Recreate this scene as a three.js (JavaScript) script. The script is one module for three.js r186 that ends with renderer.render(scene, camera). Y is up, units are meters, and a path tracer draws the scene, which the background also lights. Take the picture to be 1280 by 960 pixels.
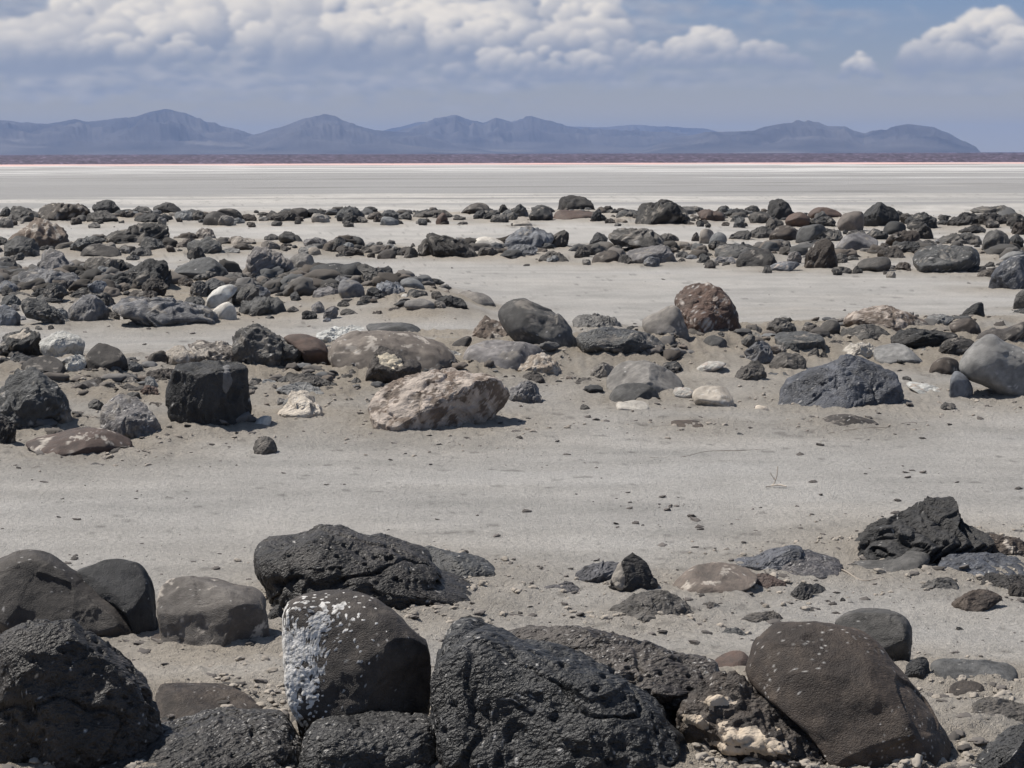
import * as THREE from 'three';

// ---------------------------------------------------------------- camera, sky, sun, exposure
const scene = new THREE.Scene();
const EYE = 2.2, FOCAL = 2389;                                  // eye height in metres, focal length in pixels of the 1280 x 960 photograph
const camera = new THREE.PerspectiveCamera(2 * Math.atan(480 / FOCAL) * 180 / Math.PI, 4 / 3, 0.3, 120000);
camera.position.set(0, EYE, 0);
camera.rotation.order = 'YXZ';
camera.rotation.set(-Math.atan(288.5 / FOCAL), 0, -0.0023);
camera.updateMatrixWorld(true);
const SUN = new THREE.Vector3(-0.49, 0.84, -0.24).normalize();
const sun = new THREE.DirectionalLight(new THREE.Color(1, 0.95, 0.875), 5);
sun.position.copy(SUN).multiplyScalar(120).add(new THREE.Vector3(0, 0, -25));
sun.target.position.set(0, 0, -25);
sun.castShadow = true; sun.shadow.mapSize.set(4096, 4096);
Object.assign(sun.shadow.camera, { left: -45, right: 45, top: 45, bottom: -45, near: 1, far: 260 });
sun.name = 'sun';
scene.add(sun, sun.target);
const renderer = new THREE.WebGLRenderer({ antialias: true });
renderer.toneMapping = THREE.LinearToneMapping;
renderer.toneMappingExposure = 1.18;
renderer.shadowMap.enabled = true;
scene.fog = new THREE.FogExp2(new THREE.Color(0.41, 0.58, 1.0), 3.6e-5);   // the blue air between here and the far hills

// ---------------------------------------------------------------- noise and small helpers
function rng(s) { s |= 0; return () => { s = (s + 0x6d2b79f5) | 0; let t = Math.imul(s ^ (s >>> 15), 1 | s); t = (t + Math.imul(t ^ (t >>> 7), 61 | t)) ^ t; return ((t ^ (t >>> 14)) >>> 0) / 4294967296; }; }
const PERM = new Uint8Array(512);
{ const r = rng(77), p = [...Array(256).keys()]; for (let i = 255; i > 0; i--) { const j = Math.floor(r() * (i + 1)); [p[i], p[j]] = [p[j], p[i]]; } for (let i = 0; i < 512; i++) PERM[i] = p[i & 255]; }
const GX = new Float32Array(256), GY = new Float32Array(256), GZ = new Float32Array(256), HR = new Float32Array(256 * 4);
{ const r = rng(5); for (let i = 0; i < 256; i++) { let x, y, z, l; do { x = r() * 2 - 1; y = r() * 2 - 1; z = r() * 2 - 1; l = x * x + y * y + z * z; } while (l > 1 || l < 0.05); l = Math.sqrt(l); GX[i] = x / l; GY[i] = y / l; GZ[i] = z / l; for (let k = 0; k < 4; k++) HR[i * 4 + k] = r(); } }
const fl = Math.floor;
function noise(x, y, z) {
  const X = fl(x), Y = fl(y), Z = fl(z); x -= X; y -= Y; z -= Z;
  const u = x * x * x * (x * (x * 6 - 15) + 10), v = y * y * y * (y * (y * 6 - 15) + 10), w = z * z * z * (z * (z * 6 - 15) + 10);
  const a = X & 255, b = Y & 255, c = Z & 255, c1 = (c + 1) & 255, b1 = (b + 1) & 255;
  const A = PERM[a], B = PERM[(a + 1) & 255], AA = PERM[A + b], AB = PERM[A + b1], BA = PERM[B + b], BB = PERM[B + b1];
  const g = (h, p, q, r) => GX[h] * p + GY[h] * q + GZ[h] * r;
  const l0 = g(PERM[AA + c], x, y, z), l1 = g(PERM[BA + c], x - 1, y, z), l2 = g(PERM[AB + c], x, y - 1, z), l3 = g(PERM[BB + c], x - 1, y - 1, z);
  const m0 = g(PERM[AA + c1], x, y, z - 1), m1 = g(PERM[BA + c1], x - 1, y, z - 1), m2 = g(PERM[AB + c1], x, y - 1, z - 1), m3 = g(PERM[BB + c1], x - 1, y - 1, z - 1);
  const p0 = l0 + u * (l1 - l0), p1 = l2 + u * (l3 - l2), q0 = m0 + u * (m1 - m0), q1 = m2 + u * (m3 - m2);
  const p = p0 + v * (p1 - p0), q = q0 + v * (q1 - q0);
  return (p + w * (q - p)) * 1.5;
}
function fbm(x, y, z, o = 4, gain = 0.5) { let s = 0, a = 1; for (let i = 0; i < o; i++) { s += a * noise(x, y, z); a *= gain; x = x * 2.03 + 11.3; y = y * 2.03 + 5.7; z = z * 2.03 + 3.1; } return s; }
function ridged(x, y, z, o = 3) { let s = 0, a = 1; for (let i = 0; i < o; i++) { s += a * (1 - 2 * Math.abs(noise(x, y, z))); a *= 0.5; x = x * 2.1 + 7.7; y = y * 2.1 + 1.3; z = z * 2.1 + 9.1; } return s / 1.7; }
let worleyId = 0, wdx = 0, wdy = 0, wdz = 0;
function worley(x, y, z) {                                       // distance to the nearest of scattered points; worleyId tells which
  const X = fl(x), Y = fl(y), Z = fl(z); let best = 9;
  for (let i = -1; i < 2; i++) for (let j = -1; j < 2; j++) for (let k = -1; k < 2; k++) {
    const h = PERM[PERM[PERM[(X + i) & 255] + ((Y + j) & 255)] + ((Z + k) & 255)];
    const dx = X + i + HR[h * 4] - x, dy = Y + j + HR[h * 4 + 1] - y, dz = Z + k + HR[h * 4 + 2] - z, d = dx * dx + dy * dy + dz * dz;
    if (d < best) { best = d; worleyId = h; wdx = dx; wdy = dy; wdz = dz; }
  }
  return Math.sqrt(best);
}
// broken rock: every scattered cell is a facet of its own tilt
function facets(x, y, z) { worley(x, y, z); const h = worleyId; return wdx * GX[h] + wdy * GY[h] + wdz * GZ[h] + 0.22 * (HR[h * 4 + 3] - 0.5); }
const clamp = (x, a = 0, b = 1) => x < a ? a : x > b ? b : x;
const step = (a, b, x) => { const t = clamp((x - a) / (b - a)); return t * t * (3 - 2 * t); };
const mix = (a, b, t) => a + (b - a) * t;

// pixel of the photograph -> direction; direction -> point on the ground
const Q = camera.quaternion;
const ray = (px, py) => new THREE.Vector3((px - 640) / FOCAL, (480 - py) / FOCAL, -1).applyQuaternion(Q);
const onPlane = (px, py, y = 0) => { const d = ray(px, py), t = (y - EYE) / d.y; return new THREE.Vector3(d.x * t, y, d.z * t); };

const taken = {};
const numbered = (n) => { taken[n] = (taken[n] ?? -1) + 1; return taken[n] ? n + '_' + String(taken[n]).padStart(3, '0') : n; };
function add(mesh, name, label, category, extra = {}) {
  mesh.name = numbered(name); mesh.userData = { label, category, ...extra };
  if (mesh.isMesh) { mesh.castShadow = mesh.receiveShadow = true; }
  scene.add(mesh); return mesh;
}

// ---------------------------------------------------------------- sky: blue air, a bank of cumulus and a few single clouds
{
  const W = 4096, H = 3072, data = new Float32Array(W * H * 4), DEG = Math.PI / 180;
  // air by height above the horizon (degrees), linear radiance
  const air = [[0, .47, .42, .30], [1.2, .395, .375, .325], [2.6, .272, .31, .36], [4.5, .185, .268, .40], [9, .155, .235, .38], [20, .11, .175, .30], [45, .068, .115, .21], [90, .045, .083, .165]];
  const airAt = (e) => { let i = 0; while (i < air.length - 2 && air[i + 1][0] < e) i++; const a = air[i], b = air[i + 1], t = clamp((e - a[0]) / (b[0] - a[0])); return [mix(a[1], b[1], t), mix(a[2], b[2], t), mix(a[3], b[3], t)]; };
  for (let row = 0; row < H; row++) {
    const e = ((row + 0.5) / H - 0.5) * 180, c = airAt(Math.max(e, 0));
    for (let col = 0; col < W; col++) {
      let o = (row * W + col) * 4, r = c[0], g = c[1], b = c[2];
      if (e > 5.5 && e < 80) {                                    // the rest of the sky: scattered fair-weather cloud, the same all round
        const az = (col + 0.5) / W * 2 * Math.PI, y = Math.sin(e * DEG), k = 1.1 / (y + 0.12), h = Math.cos(e * DEG) * k;
        const n = fbm(Math.cos(az) * h, Math.sin(az) * h, 4.2, 4), m = step(0.1, 0.5, n) * step(5.5, 9, e) * 0.85;
        r = mix(r, .42, m); g = mix(g, .42, m); b = mix(b, .435, m);
      }
      data[o] = r; data[o + 1] = g; data[o + 2] = b; data[o + 3] = 1;
    }
  }
  // a window of the sky is painted with cumulus puffs. Units: degrees of azimuth (0 = along the view) and elevation
  const A0 = -34, A1 = 34, E1 = 9, sx = W / 360, sy = H / 180, w = Math.round((A1 - A0) * sx), h = Math.round(E1 * sy);
  const col0 = Math.round((0.25 * W) + A0 * sx), row0 = H / 2;    // az 0 looks along -z
  const deg = (px) => (px - 640) / FOCAL / DEG, ele = (py) => (191.5 - py) / FOCAL / DEG;
  const buf = new Float32Array(w * h * 4);                         // premultiplied colour + cover
  const R = rng(2024);
  const litC = [.82, .755, .665], shadeC = [.245, .28, .36];
  function puff(a, e, ra, base, alpha, gloom, high) {
    const re = ra * 0.84, x0 = Math.max(0, fl((a - ra * 1.4 - A0) * sx)), x1 = Math.min(w - 1, Math.ceil((a + ra * 1.4 - A0) * sx)), y0 = Math.max(0, fl((e - re * 1.4) * sy)), y1 = Math.min(h - 1, Math.ceil((e + re * 1.4) * sy)), ph = a * 7 + e * 13;
    for (let y = y0; y <= y1; y++) for (let x = x0; x <= x1; x++) {
      const pa = A0 + (x + 0.5) / sx, pe = (y + 0.5) / sy, u = (pa - a) / ra, v = (pe - e) / re;
      const wob = 0.24 * (0.5 - ridged(u * 1.5 + ph, v * 1.5, 2.2, 3)) + 0.05;
      const d = Math.sqrt(u * u + v * v) + wob;
      if (d > 1.1) continue;
      const soft = clamp((pe - base) / (0.55 * high)), cov = step(1.08, mix(0.45, 0.90, soft), d) * alpha * step(base - 0.18 * high, base + 0.28 * high, pe + wob);
      if (cov < 0.003) continue;
      let li = 0.44 - 0.40 * u + 0.55 * v - 0.55 * wob + 0.10 * noise(pa * 3, pe * 4, 3.3);
      li = clamp(li * mix(0.10, 1, step(base + 0.03, base + 0.95 * high, pe)) * (1 - gloom), 0, 1);
      const o = (y * w + x) * 4;
      for (let k = 0; k < 3; k++) buf[o + k] = mix(buf[o + k], mix(shadeC[k], litC[k], li), cov);
      buf[o + 3] = mix(buf[o + 3], 1, cov);
    }
  }
  // soft grey sheets behind and below the bank
  function sheet(px, py, rx, ry, alpha) {
    const a = deg(px), e = ele(py), ra = rx / FOCAL / DEG, re = ry / FOCAL / DEG;
    for (let y = 0; y < h; y++) for (let x = 0; x < w; x++) {
      const pa = A0 + (x + 0.5) / sx, pe = (y + 0.5) / sy, u = (pa - a) / ra, v = (pe - e) / re, d = u * u + v * v;
      if (d > 1.6) continue;
      const c = step(1.4, 0.1, d + fbm(pa * 0.9, pe * 2.6, 1.7, 4) * 0.7) * alpha; if (c < 0.003) continue;
      const o = (y * w + x) * 4, t = 0.16 + 0.22 * fbm(pa * 1.3, pe * 3.5, 6.1, 3);
      for (let k = 0; k < 3; k++) buf[o + k] = mix(buf[o + k], mix(shadeC[k], litC[k], clamp(t)), c);
      buf[o + 3] = mix(buf[o + 3], 1, c);
    }
  }
  sheet(300, 30, 720, 95, 0.85); sheet(330, 92, 430, 22, 0.75); sheet(-120, 70, 420, 70, 0.6); sheet(640, 98, 260, 18, 0.55); sheet(180, 118, 330, 12, 0.3); sheet(930, 100, 170, 14, 0.4); sheet(1200, 108, 190, 16, 0.45);
  // one cumulus: puffs inside an outline given by the height of its top at several places
  function cumulus(tops, basePx, count, rMin, rMax, gloom = 0) {
    const base = ele(basePx), list = [];
    const topAt = (px) => { for (let i = 0; i < tops.length - 1; i++) if (px >= tops[i][0] && px <= tops[i + 1][0]) return mix(tops[i][1], tops[i + 1][1], (px - tops[i][0]) / (tops[i + 1][0] - tops[i][0])); return basePx; };
    const lo = tops[0][0], hi = tops[tops.length - 1][0];
    for (let i = 0; i < count; i++) {
      const px = mix(lo, hi, R()), top = topAt(px), t = R() ** 0.8, r = mix(rMin, rMax, R() ** 1.7) * (0.75 + 0.5 * t);
      const py = mix(basePx - r * 0.2, top + r * 0.8, t); if (py - r < top - 6 && R() < 0.7) continue;
      list.push([deg(px), ele(py), r / FOCAL / DEG, py + r * 0.4]);
    }
    list.sort((p, q) => q[1] - p[1] + (q[2] - p[2]) * 0.6);         // tall ones behind, lower ones before them
    const high = Math.min(1.6, base < 0 ? 1 : ele(Math.min(...tops.map((t) => t[1]))) - base);
    for (const p of list) puff(p[0], p[1], p[2], base, 0.92, clamp(gloom + 0.38 * step(0.05, 0.6, fbm(p[0] * 0.55, p[1] * 0.9, 5.5, 2))), high);
  }
  cumulus([[-420, 30], [-250, -30], [-100, 20], [-20, 60]], 108, 90, 14, 55, 0.2);
  cumulus([[-40, 66], [30, 30], [75, 25], [110, -6], [190, -60], [340, -95], [470, -40]], 92, 190, 15, 62);
  cumulus([[380, -20], [470, -60], [560, -20], [620, 2], [680, -30], [740, -15], [772, 25], [796, 60]], 88, 130, 12, 46);
  cumulus([[60, 62], [130, 45], [220, 48], [300, 62]], 84, 46, 9, 26, 0.1);
  cumulus([[560, 84], [610, 62], [680, 55], [740, 62], [776, 92]], 104, 40, 8, 20, 0.12);
  cumulus([[782, 84], [800, 60], [828, 42], [850, 44], [866, 72]], 90, 34, 8, 19);
  cumulus([[862, 62], [874, 36], [892, 32], [908, 48], [930, 50], [965, 56], [1006, 80]], 90, 50, 8, 20);
  cumulus([[1042, 98], [1056, 74], [1068, 68], [1092, 96]], 102, 20, 6, 13);
  cumulus([[1108, 80], [1128, 60], [1160, 40], [1190, 26], [1228, 10], [1252, 28], [1290, 40], [1340, 60]], 96, 80, 9, 30);
  cumulus([[1400, 70], [1480, 20], [1560, -20], [1700, 40]], 100, 90, 10, 45);
  for (let y = 0; y < h; y++) for (let x = 0; x < w; x++) {
    const o = (y * w + x) * 4, pe = (y + 0.5) / sy, side = step(0, 5, x / sx) * step(0, 5, (w - x) / sx) * step(9, 7.2, pe), c = buf[o + 3] * side; if (c < 0.003) continue;
    const q = ((row0 + y) * W + ((col0 + x + W) % W)) * 4, haze = 0.30 * Math.exp(-pe / 2.2);   // light scattered in by the air before a cloud
    for (let k = 0; k < 3; k++) data[q + k] = data[q + k] * (1 - side * buf[o + 3]) + side * mix(buf[o + k], data[q + k] * buf[o + 3], haze);
  }
  const t = new THREE.DataTexture(data, W, H, THREE.RGBAFormat, THREE.FloatType);
  t.mapping = THREE.EquirectangularReflectionMapping; t.magFilter = t.minFilter = THREE.LinearFilter; t.needsUpdate = true;
  scene.background = t; scene.environment = t;
}

// ---------------------------------------------------------------- the boulders, traced from the photograph
// blocks: origin and scale of the enlargement the outline was read from; then one rock per line:
// surface and colour, options | outline | label @ what neighbours call it
//   surface: s smooth  r rough  v pitted  l layered  c crusted  f angular      colour: k black  d dark grey  g grey  b blue-grey  n brown-grey  u rust  w pale  t tan  m mottled
//   options: p patches of salt crust, k specks of salt, d depth, a bedding angle, e edge (1 round, .5 boxy)
const TRACED = [
[0, 230, 4, 'the far row', `
rd|0,118 40,112 62,140 60,160 0,165
rd|55,120 85,108 130,120 165,140 195,160 185,185 120,192 80,175 58,150
rg|20,165 50,175 68,200 60,215 20,220 -10,205 -5,175
ln p.16 a-12|185,140 235,93 300,98 385,95 455,130 440,165 380,175 300,185 215,170|dark brown slab streaked with white salt in the far row@the white-streaked brown slab
rk|460,105 500,82 535,78 570,92 605,130 590,150 530,135 465,130
rd|430,165 470,130 530,135 590,150 592,190 540,196 460,192
rn|598,150 620,135 650,140 660,160 630,170 605,165
rd|650,140 680,115 720,108 760,125 765,145 720,155 670,160
rk|670,175 720,145 780,142 840,165 845,185 780,192 690,195
fk|765,120 785,90 830,95 880,115 910,128 900,150 840,150 800,145|flat black angular slab propped up on the stones of the far row@the propped black slab
rg|872,150 910,130 960,140 985,165 970,185 900,185
rd|960,140 1000,130 1020,150 1015,185 970,185
sn|1012,205 1025,160 1060,138 1100,135 1140,160 1155,205 1090,210|smooth brown-grey dome leaning against a black boulder, far row@the brown-grey dome
sk|1090,135 1120,122 1180,125 1212,155 1205,188 1160,188 1140,160
rn|1205,155 1240,148 1280,155 1285,185 1220,188
rm p.32|40,265 110,210 180,165 250,180 310,195 355,240 358,310 320,320 270,325 240,330 170,320 90,300|big brown boulder mottled with cream, a dark block before it@the cream-mottled brown boulder
fd|20,300 60,265 120,258 185,275 200,340 185,362 120,370 45,360|dark squarish block in front of the cream-mottled brown boulder
rk|-20,270 20,262 40,285 20,305 -20,310
rd|350,310 400,275 460,258 520,270 540,290 470,295 420,320 380,345 355,340
lk a8|520,262 580,240 640,232 650,205 720,192 790,195 850,205 845,250 830,295 740,300 640,295 560,285|wide black layered slab lying on small stones by the white flat@the wide black slab
sn|400,360 420,320 460,298 530,296 590,325 612,365 520,372 440,372|smooth taupe dome half sunk in front of the wide black slab@the taupe dome
sg|535,300 560,290 580,305 575,318 545,315
rg|595,330 620,308 650,315 655,350 620,355
rd|650,365 690,325 730,315 760,345 720,365
rd|700,295 745,262 790,275 830,300 825,325 760,330 720,320
rn|830,310 860,305 880,335 870,345 845,330
rm p.25|975,250 1000,222 1040,218 1075,235 1080,270 1040,275 985,270|brownish pale-topped boulder right behind a split dark one
rm|880,300 930,285 975,270 960,315 900,320
rd|935,315 975,275 1040,262 1090,280 1112,300 1090,345 1010,352 950,350|dark cracked boulder alone on the pale sand between the rows@the lone cracked boulder
rt p.3|1155,285 1180,262 1230,268 1280,280 1280,305 1220,300 1165,298
rg|1090,340 1130,322 1180,318 1200,335 1150,348
rd|-20,395 20,365 55,370 90,410 80,440 -20,445
rb|195,410 205,370 235,318 260,335 300,350 320,390 350,410 400,440 370,480 250,470 200,450|peaked blue-grey rough boulder rising from low grey slabs@the peaked blue-grey boulder
rb d.8|90,430 190,415 280,440 390,450 420,500 350,540 200,535 130,500
ld k.05|420,390 450,368 520,362 590,375 608,420 590,460 530,475 470,465 430,440|dark boulder flecked with pale salt beside a jagged black one@the salt-flecked dark boulder
rk|545,475 600,440 670,415 720,372 790,380 850,372 862,430 850,500 800,540 700,535 620,525 560,500|big jagged black boulder with deep hollows in its front@the jagged black boulder
sn|480,540 490,490 530,475 580,495 590,550 520,552|smooth brownish stone at the foot of the jagged black boulder
rg|600,395 640,390 665,410 640,430 605,425
sd|860,470 880,430 930,395 1010,365 1060,372 1110,410 1150,450 1120,470 1050,450 980,460 920,475 870,480|dark arched boulder with a rounded back above smaller stones@the dark arched boulder
rn|890,490 910,460 950,465 970,500 950,525 900,520
rd|965,480 1000,435 1060,430 1090,450 1060,475 1000,490
rd|1020,540 1010,500 1050,470 1110,480 1140,510 1100,530 1050,565
rd|950,555 970,510 1010,480 1045,500 1040,545 1000,570
rd|1110,450 1160,440 1230,455 1265,490 1200,500 1130,490
sw p.2|1028,600 1040,555 1090,515 1160,502 1190,525 1150,575 1090,600 1060,630 1035,625|pale rounded boulder above a smaller cream one, dark rocks around@the pale rounded boulder
sw|1060,640 1100,610 1150,590 1185,625 1185,675 1140,692 1090,685|small cream boulder at the foot of a larger pale one
rd|1160,560 1200,510 1270,500 1300,520 1300,600 1240,620 1190,600
fb|-10,490 40,480 80,500 100,530 60,550 -10,540
rd|40,545 100,535 155,550 155,570 80,572
fk|180,555 230,545 290,570 315,590 240,600 200,585
rd|0,580 40,550 90,575 110,605 60,615 0,615
fb|-20,640 20,600 70,625 105,665 100,710 30,715 -20,715
rd|120,630 150,590 210,580 250,610 300,650 330,700 300,715 250,690 200,665 150,665
lk a20|350,565 400,530 440,515 480,530 520,560 470,570 400,575
rb|340,640 380,590 440,560 500,550 545,600 550,660 520,695 440,698 390,680|rounded blue-grey boulder beside the long cracked slab@the rounded blue-grey boulder
rd|510,570 560,580 570,605 540,610
lb a-24|560,620 600,570 680,560 800,560 880,580 930,600 1000,620 1060,650 1095,700 1080,718 960,715 850,700 830,680 700,670 620,645|long low blue-grey slab split by slanting cracks@the long cracked slab
rd|920,590 960,560 1010,570 1028,610 990,640 940,620
rd|175,715 200,708 215,730 190,735
rk|240,712 260,705 278,728 250,732
`],
[320, 230, 4, 'the far row', `
rk|50,160 70,140 130,138 170,128 200,150 205,190 150,190 90,180
sn|170,130 230,118 260,130 250,165 205,170
fk|245,140 270,122 310,125 345,152 300,150 265,168
rt|275,160 310,145 345,160 370,185 330,195 285,188|small tan stone under a black angular one in the far row@the small tan stone
rd|390,160 420,130 470,108 510,125 545,145 540,165 480,160 430,180 395,180|grey peaked boulder in the middle of the far row, small black stone before it@the grey peaked boulder
rk|430,180 450,145 480,140 505,175 490,195 440,198
sn|555,160 580,140 620,138 630,165 600,180 560,178
rd|625,150 660,128 710,130 725,165 690,180 650,165
fg|620,205 635,165 670,162 715,190 690,210|pale grey wedge of stone standing out from the far row onto sand@the pale grey wedge
rd|710,155 740,138 775,155 780,178 730,185
rd|785,165 830,145 890,128 950,128 985,150 985,165 900,168 830,175
rn|830,185 850,168 875,188 850,192
fu|898,195 905,155 930,142 960,180 950,200 915,205|rust-brown pointed stone in front of the far row@the rust-brown pointed stone
rd|985,170 1000,160 1050,165 1040,178 1000,182
sn|1020,150 1060,115 1105,93 1150,98 1168,128 1130,140 1060,155|brown-grey humped boulder behind black stones of the far row@the brown-grey hump
rk|1085,170 1100,140 1150,130 1210,128 1225,150 1160,175 1110,180
rk|1205,135 1235,100 1262,125 1255,145 1220,150
rd|1170,185 1180,150 1230,148 1265,185 1200,195
rd|1250,150 1280,140 1310,165 1290,180 1255,170
rn|1005,205 1030,188 1060,195 1030,205
rd|40,270 80,248 115,255 110,280 60,285
rd|110,260 140,235 185,245 210,270 235,290 200,300 150,290 120,290|dark knobbly boulder behind the tilted ridged slab@the dark knobbly boulder
rg|25,290 60,280 110,300 125,320 80,335 40,320
rb|235,285 255,265 300,270 360,290 350,330 320,310 260,305
rg|210,330 250,305 300,310 325,345 300,360 240,355
st|260,330 285,315 315,325 325,350 290,360 270,355
rd|345,310 390,280 440,262 450,290 420,320 380,340 350,335
sk|445,265 480,258 530,272 545,300 500,312 460,300|smooth black stone on top of a dark pile beside the pale channel@the smooth black top stone
rn|400,330 420,305 470,310 520,325 540,350 490,365 430,345
rd|520,325 560,302 630,305 650,330 600,355 540,355
rg|625,305 670,298 705,318 660,325
sn|605,365 630,335 670,325 700,350 690,372 640,378|small brown-grey dome at the foot of the second row
rn|720,330 745,312 790,320 800,345 760,350
rk|770,318 785,295 800,318
rd k.06|805,330 815,285 850,270 875,300 890,340 870,365 820,360
lk a-26|850,250 880,242 940,260 1000,275 1060,300 1110,335 1100,365 1030,372 940,365 900,345 870,300|black slab with slanting layers tilted like a sinking plank@the tilted black slab
rt|990,280 1030,265 1070,290 1080,310 1030,295
sw|1090,300 1110,270 1150,262 1200,275 1245,300 1220,320 1150,318 1130,325|pale grey boulder behind the end of the tilted black slab@the pale grey boulder
rd|1105,350 1130,320 1180,315 1215,335 1215,360 1160,365
lb a32|-50,360 -30,330 0,310 60,320 130,350 185,395 200,430 150,450 90,470 40,490 -20,490 -45,450|large tilted grey slab with slanting ridges@the tilted ridged slab
fg|165,380 210,345 280,350 295,400 260,420 200,440|light grey angular block behind a long black slab@the light grey angular block
rd|100,470 130,450 200,440 260,430 270,470 200,490
sk|265,440 290,400 380,402 470,400 520,390 545,430 552,500 500,490 420,480 340,500 280,480|long black slab with a flat top over a blue-grey cobble@the long flat-topped black slab
rd|500,395 540,400 590,430 650,445 700,480 650,490 600,500 560,510 550,450
sb|410,540 415,500 450,478 500,482 545,520 545,570 480,570|smooth blue-grey cobble under the edge of the long black slab
rd|340,500 400,490 415,510 410,545 370,530
rb|280,555 290,525 340,510 400,530 440,560 380,570 300,575
rb|600,510 640,485 690,480 740,510 750,545 700,562 640,550
sg|720,490 760,470 810,478 845,515 840,535 770,530|smooth grey rounded boulder at the tip of the rock spit@the smooth grey tip boulder
fk|755,560 760,525 820,530 860,545 855,570 790,572
rk|550,560 560,520 600,515 645,575 600,580
sw|725,560 742,548 760,558 750,570 730,572|tiny white stone between grey boulders
sg e1 O|740,605 760,578 830,572 890,590 895,620 870,640 800,638 755,625|pale grey oval cobble lying loose on the sand@the pale oval cobble
rd|875,560 890,535 930,545 940,575 900,580
rk|900,580 950,555 1010,560 1050,595 1058,625 1010,632 950,610|black rounded stone at the end of the spit by the pale oval cobble
rg|890,595 930,580 950,610 940,630 900,620
sg|1005,560 1040,535 1110,540 1160,570 1195,608 1140,605 1080,610 1050,590|smooth grey hump sinking into the sand at the end of the spit@the sinking grey hump
rb|-60,560 -40,510 20,500 70,520 75,565 20,590 -40,590
rd|-90,640 -60,590 0,570 60,560 130,580 155,625 145,655 40,662 -60,655|broad dark lump of rock beside the cream boulder@the broad dark lump
fk|170,560 195,535 230,580 200,588|tiny black pyramid of stone standing on the sand
rb|275,600 300,585 330,590 348,645 300,650 280,635
rd|155,630 190,610 215,632 180,645
rk|405,600 440,585 470,600 440,620 410,615
rk|345,640 375,610 420,630 400,642
rd|420,640 460,622 500,645 520,660 450,655
rk|500,590 540,582 575,605 520,610
rn|660,630 700,612 730,635 680,640
rn|580,650 610,632 640,655 600,660
rd|45,670 70,655 92,670 70,680
`],
[640, 230, 4, 'the far row', `
rd|0,150 10,115 40,98 85,130 85,160 30,165
rk|85,170 95,125 140,108 190,112 206,150 200,175 130,185|black cube-like boulder beside the rust-footed one in the far row@the black cube-like boulder
fk|230,130 265,75 300,55 380,62 415,125 380,132 300,130|black trapezoid cap resting on a rust-brown rock, highest in far row@the black trapezoid cap
su|205,165 225,135 300,128 390,130 420,150 440,175 300,180 220,178|low rust-brown rock under the black trapezoid cap
rk|390,180 410,140 445,122 450,175 430,190
rk|470,135 480,122 540,130 545,150 480,150
rd|520,165 550,135 600,125 640,140 640,165 560,172
lk a-32|620,190 615,110 650,98 715,98 740,75 800,85 850,120 890,160 890,190 820,205 700,205|largest black boulder of the far row, seamed with slanting layers@the seamed black boulder
rd|840,110 920,110 960,125 930,145 870,145
rt|490,190 510,172 580,178 580,192 510,197
ru|925,145 960,125 1030,135 1065,165 1050,185 980,188 945,165|red-brown boulder beside the seamed black one@the red-brown boulder
rd|1035,125 1060,108 1080,128 1060,145
rk|1060,140 1120,122 1160,130 1180,155 1110,165 1070,160
rd|1090,185 1115,155 1165,165 1160,190 1110,192
rd|1160,130 1200,105 1240,115 1240,140 1180,145
rd|1180,150 1230,135 1300,140 1300,200 1210,195
rd|1105,210 1120,170 1150,180 1168,215 1130,222
rn|940,190 965,178 985,195 960,203
st|0,195 20,175 60,175 105,205 60,212 0,210
rb|-40,300 0,250 60,215 150,208 200,235 210,260 170,290 130,320 60,330 -30,320|big blue-grey sloping boulder in the middle of the second row@the sloping blue-grey boulder
rb|-40,340 0,300 60,305 130,320 100,345 20,365 -40,365
ld a40|165,320 200,265 260,228 285,255 275,300 230,318|dark leaning rock with slanting layers against the sloping blue-grey boulder
rd|130,385 170,350 215,332 285,380 250,395 160,392
rd|310,350 335,305 370,310 395,345 350,370 315,368
rk|385,290 420,240 470,240 480,280 440,305 390,305
ld a-20|490,240 520,218 600,225 680,232 720,260 760,300 780,340 690,330 600,300 530,300 480,270|dark layered ridge of rock behind a pale faceted face@the dark layered ridge
sn|400,385 420,350 480,330 540,350 530,395 450,398|smooth brown cobble beside the light faceted boulder
fb|565,345 600,310 680,300 760,310 800,355 820,395 760,405 690,405 620,395 570,370|light blue-grey faceted boulder before the dark layered ridge@the light faceted boulder
rd|480,335 500,305 550,308 565,340 510,345
rk|530,380 560,350 620,390 610,402 550,402
rd|730,260 780,245 830,258 835,280 790,300 750,285
st|790,305 820,285 880,290 890,310 850,325 800,325|cream flat stone behind the light faceted boulder@the cream flat stone
rn|850,330 870,305 895,320 895,340 860,342
sg|935,290 940,235 970,222 1010,245 1000,280 970,300|pale smooth egg-shaped cobble standing beside a shaded twin@the egg-shaped cobble
sg|985,300 1000,260 1040,240 1075,270 1060,295 1010,310|smooth grey cobble with a dark side, twin of the egg-shaped one
rn|895,275 930,240 940,285 910,290
rd|1080,280 1120,240 1190,230 1200,260 1150,282
rd|1190,240 1240,210 1320,215 1320,260 1230,275
rd|1010,355 1030,315 1100,290 1200,290 1280,300 1290,340 1200,370 1080,370 1030,375
vk|1120,400 1130,350 1200,320 1290,320 1330,400 1290,415 1180,420|black pitted round boulder in the second row over pale low rock@the black pitted boulder
rb p.15|1010,385 1030,362 1120,365 1120,400 1040,405
rn|960,415 970,385 1000,378 1020,418 985,425|small brown stone standing alone at the edge of the pale channel@the lone brown stone
rk|830,390 840,370 868,385 850,395
rd|920,390 950,378 970,390 940,398
rd|900,335 930,318 955,335 930,345
rd|1250,435 1270,405 1300,410 1300,445 1260,448
rd|965,360 1000,345 1010,365 980,370
`],
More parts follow.
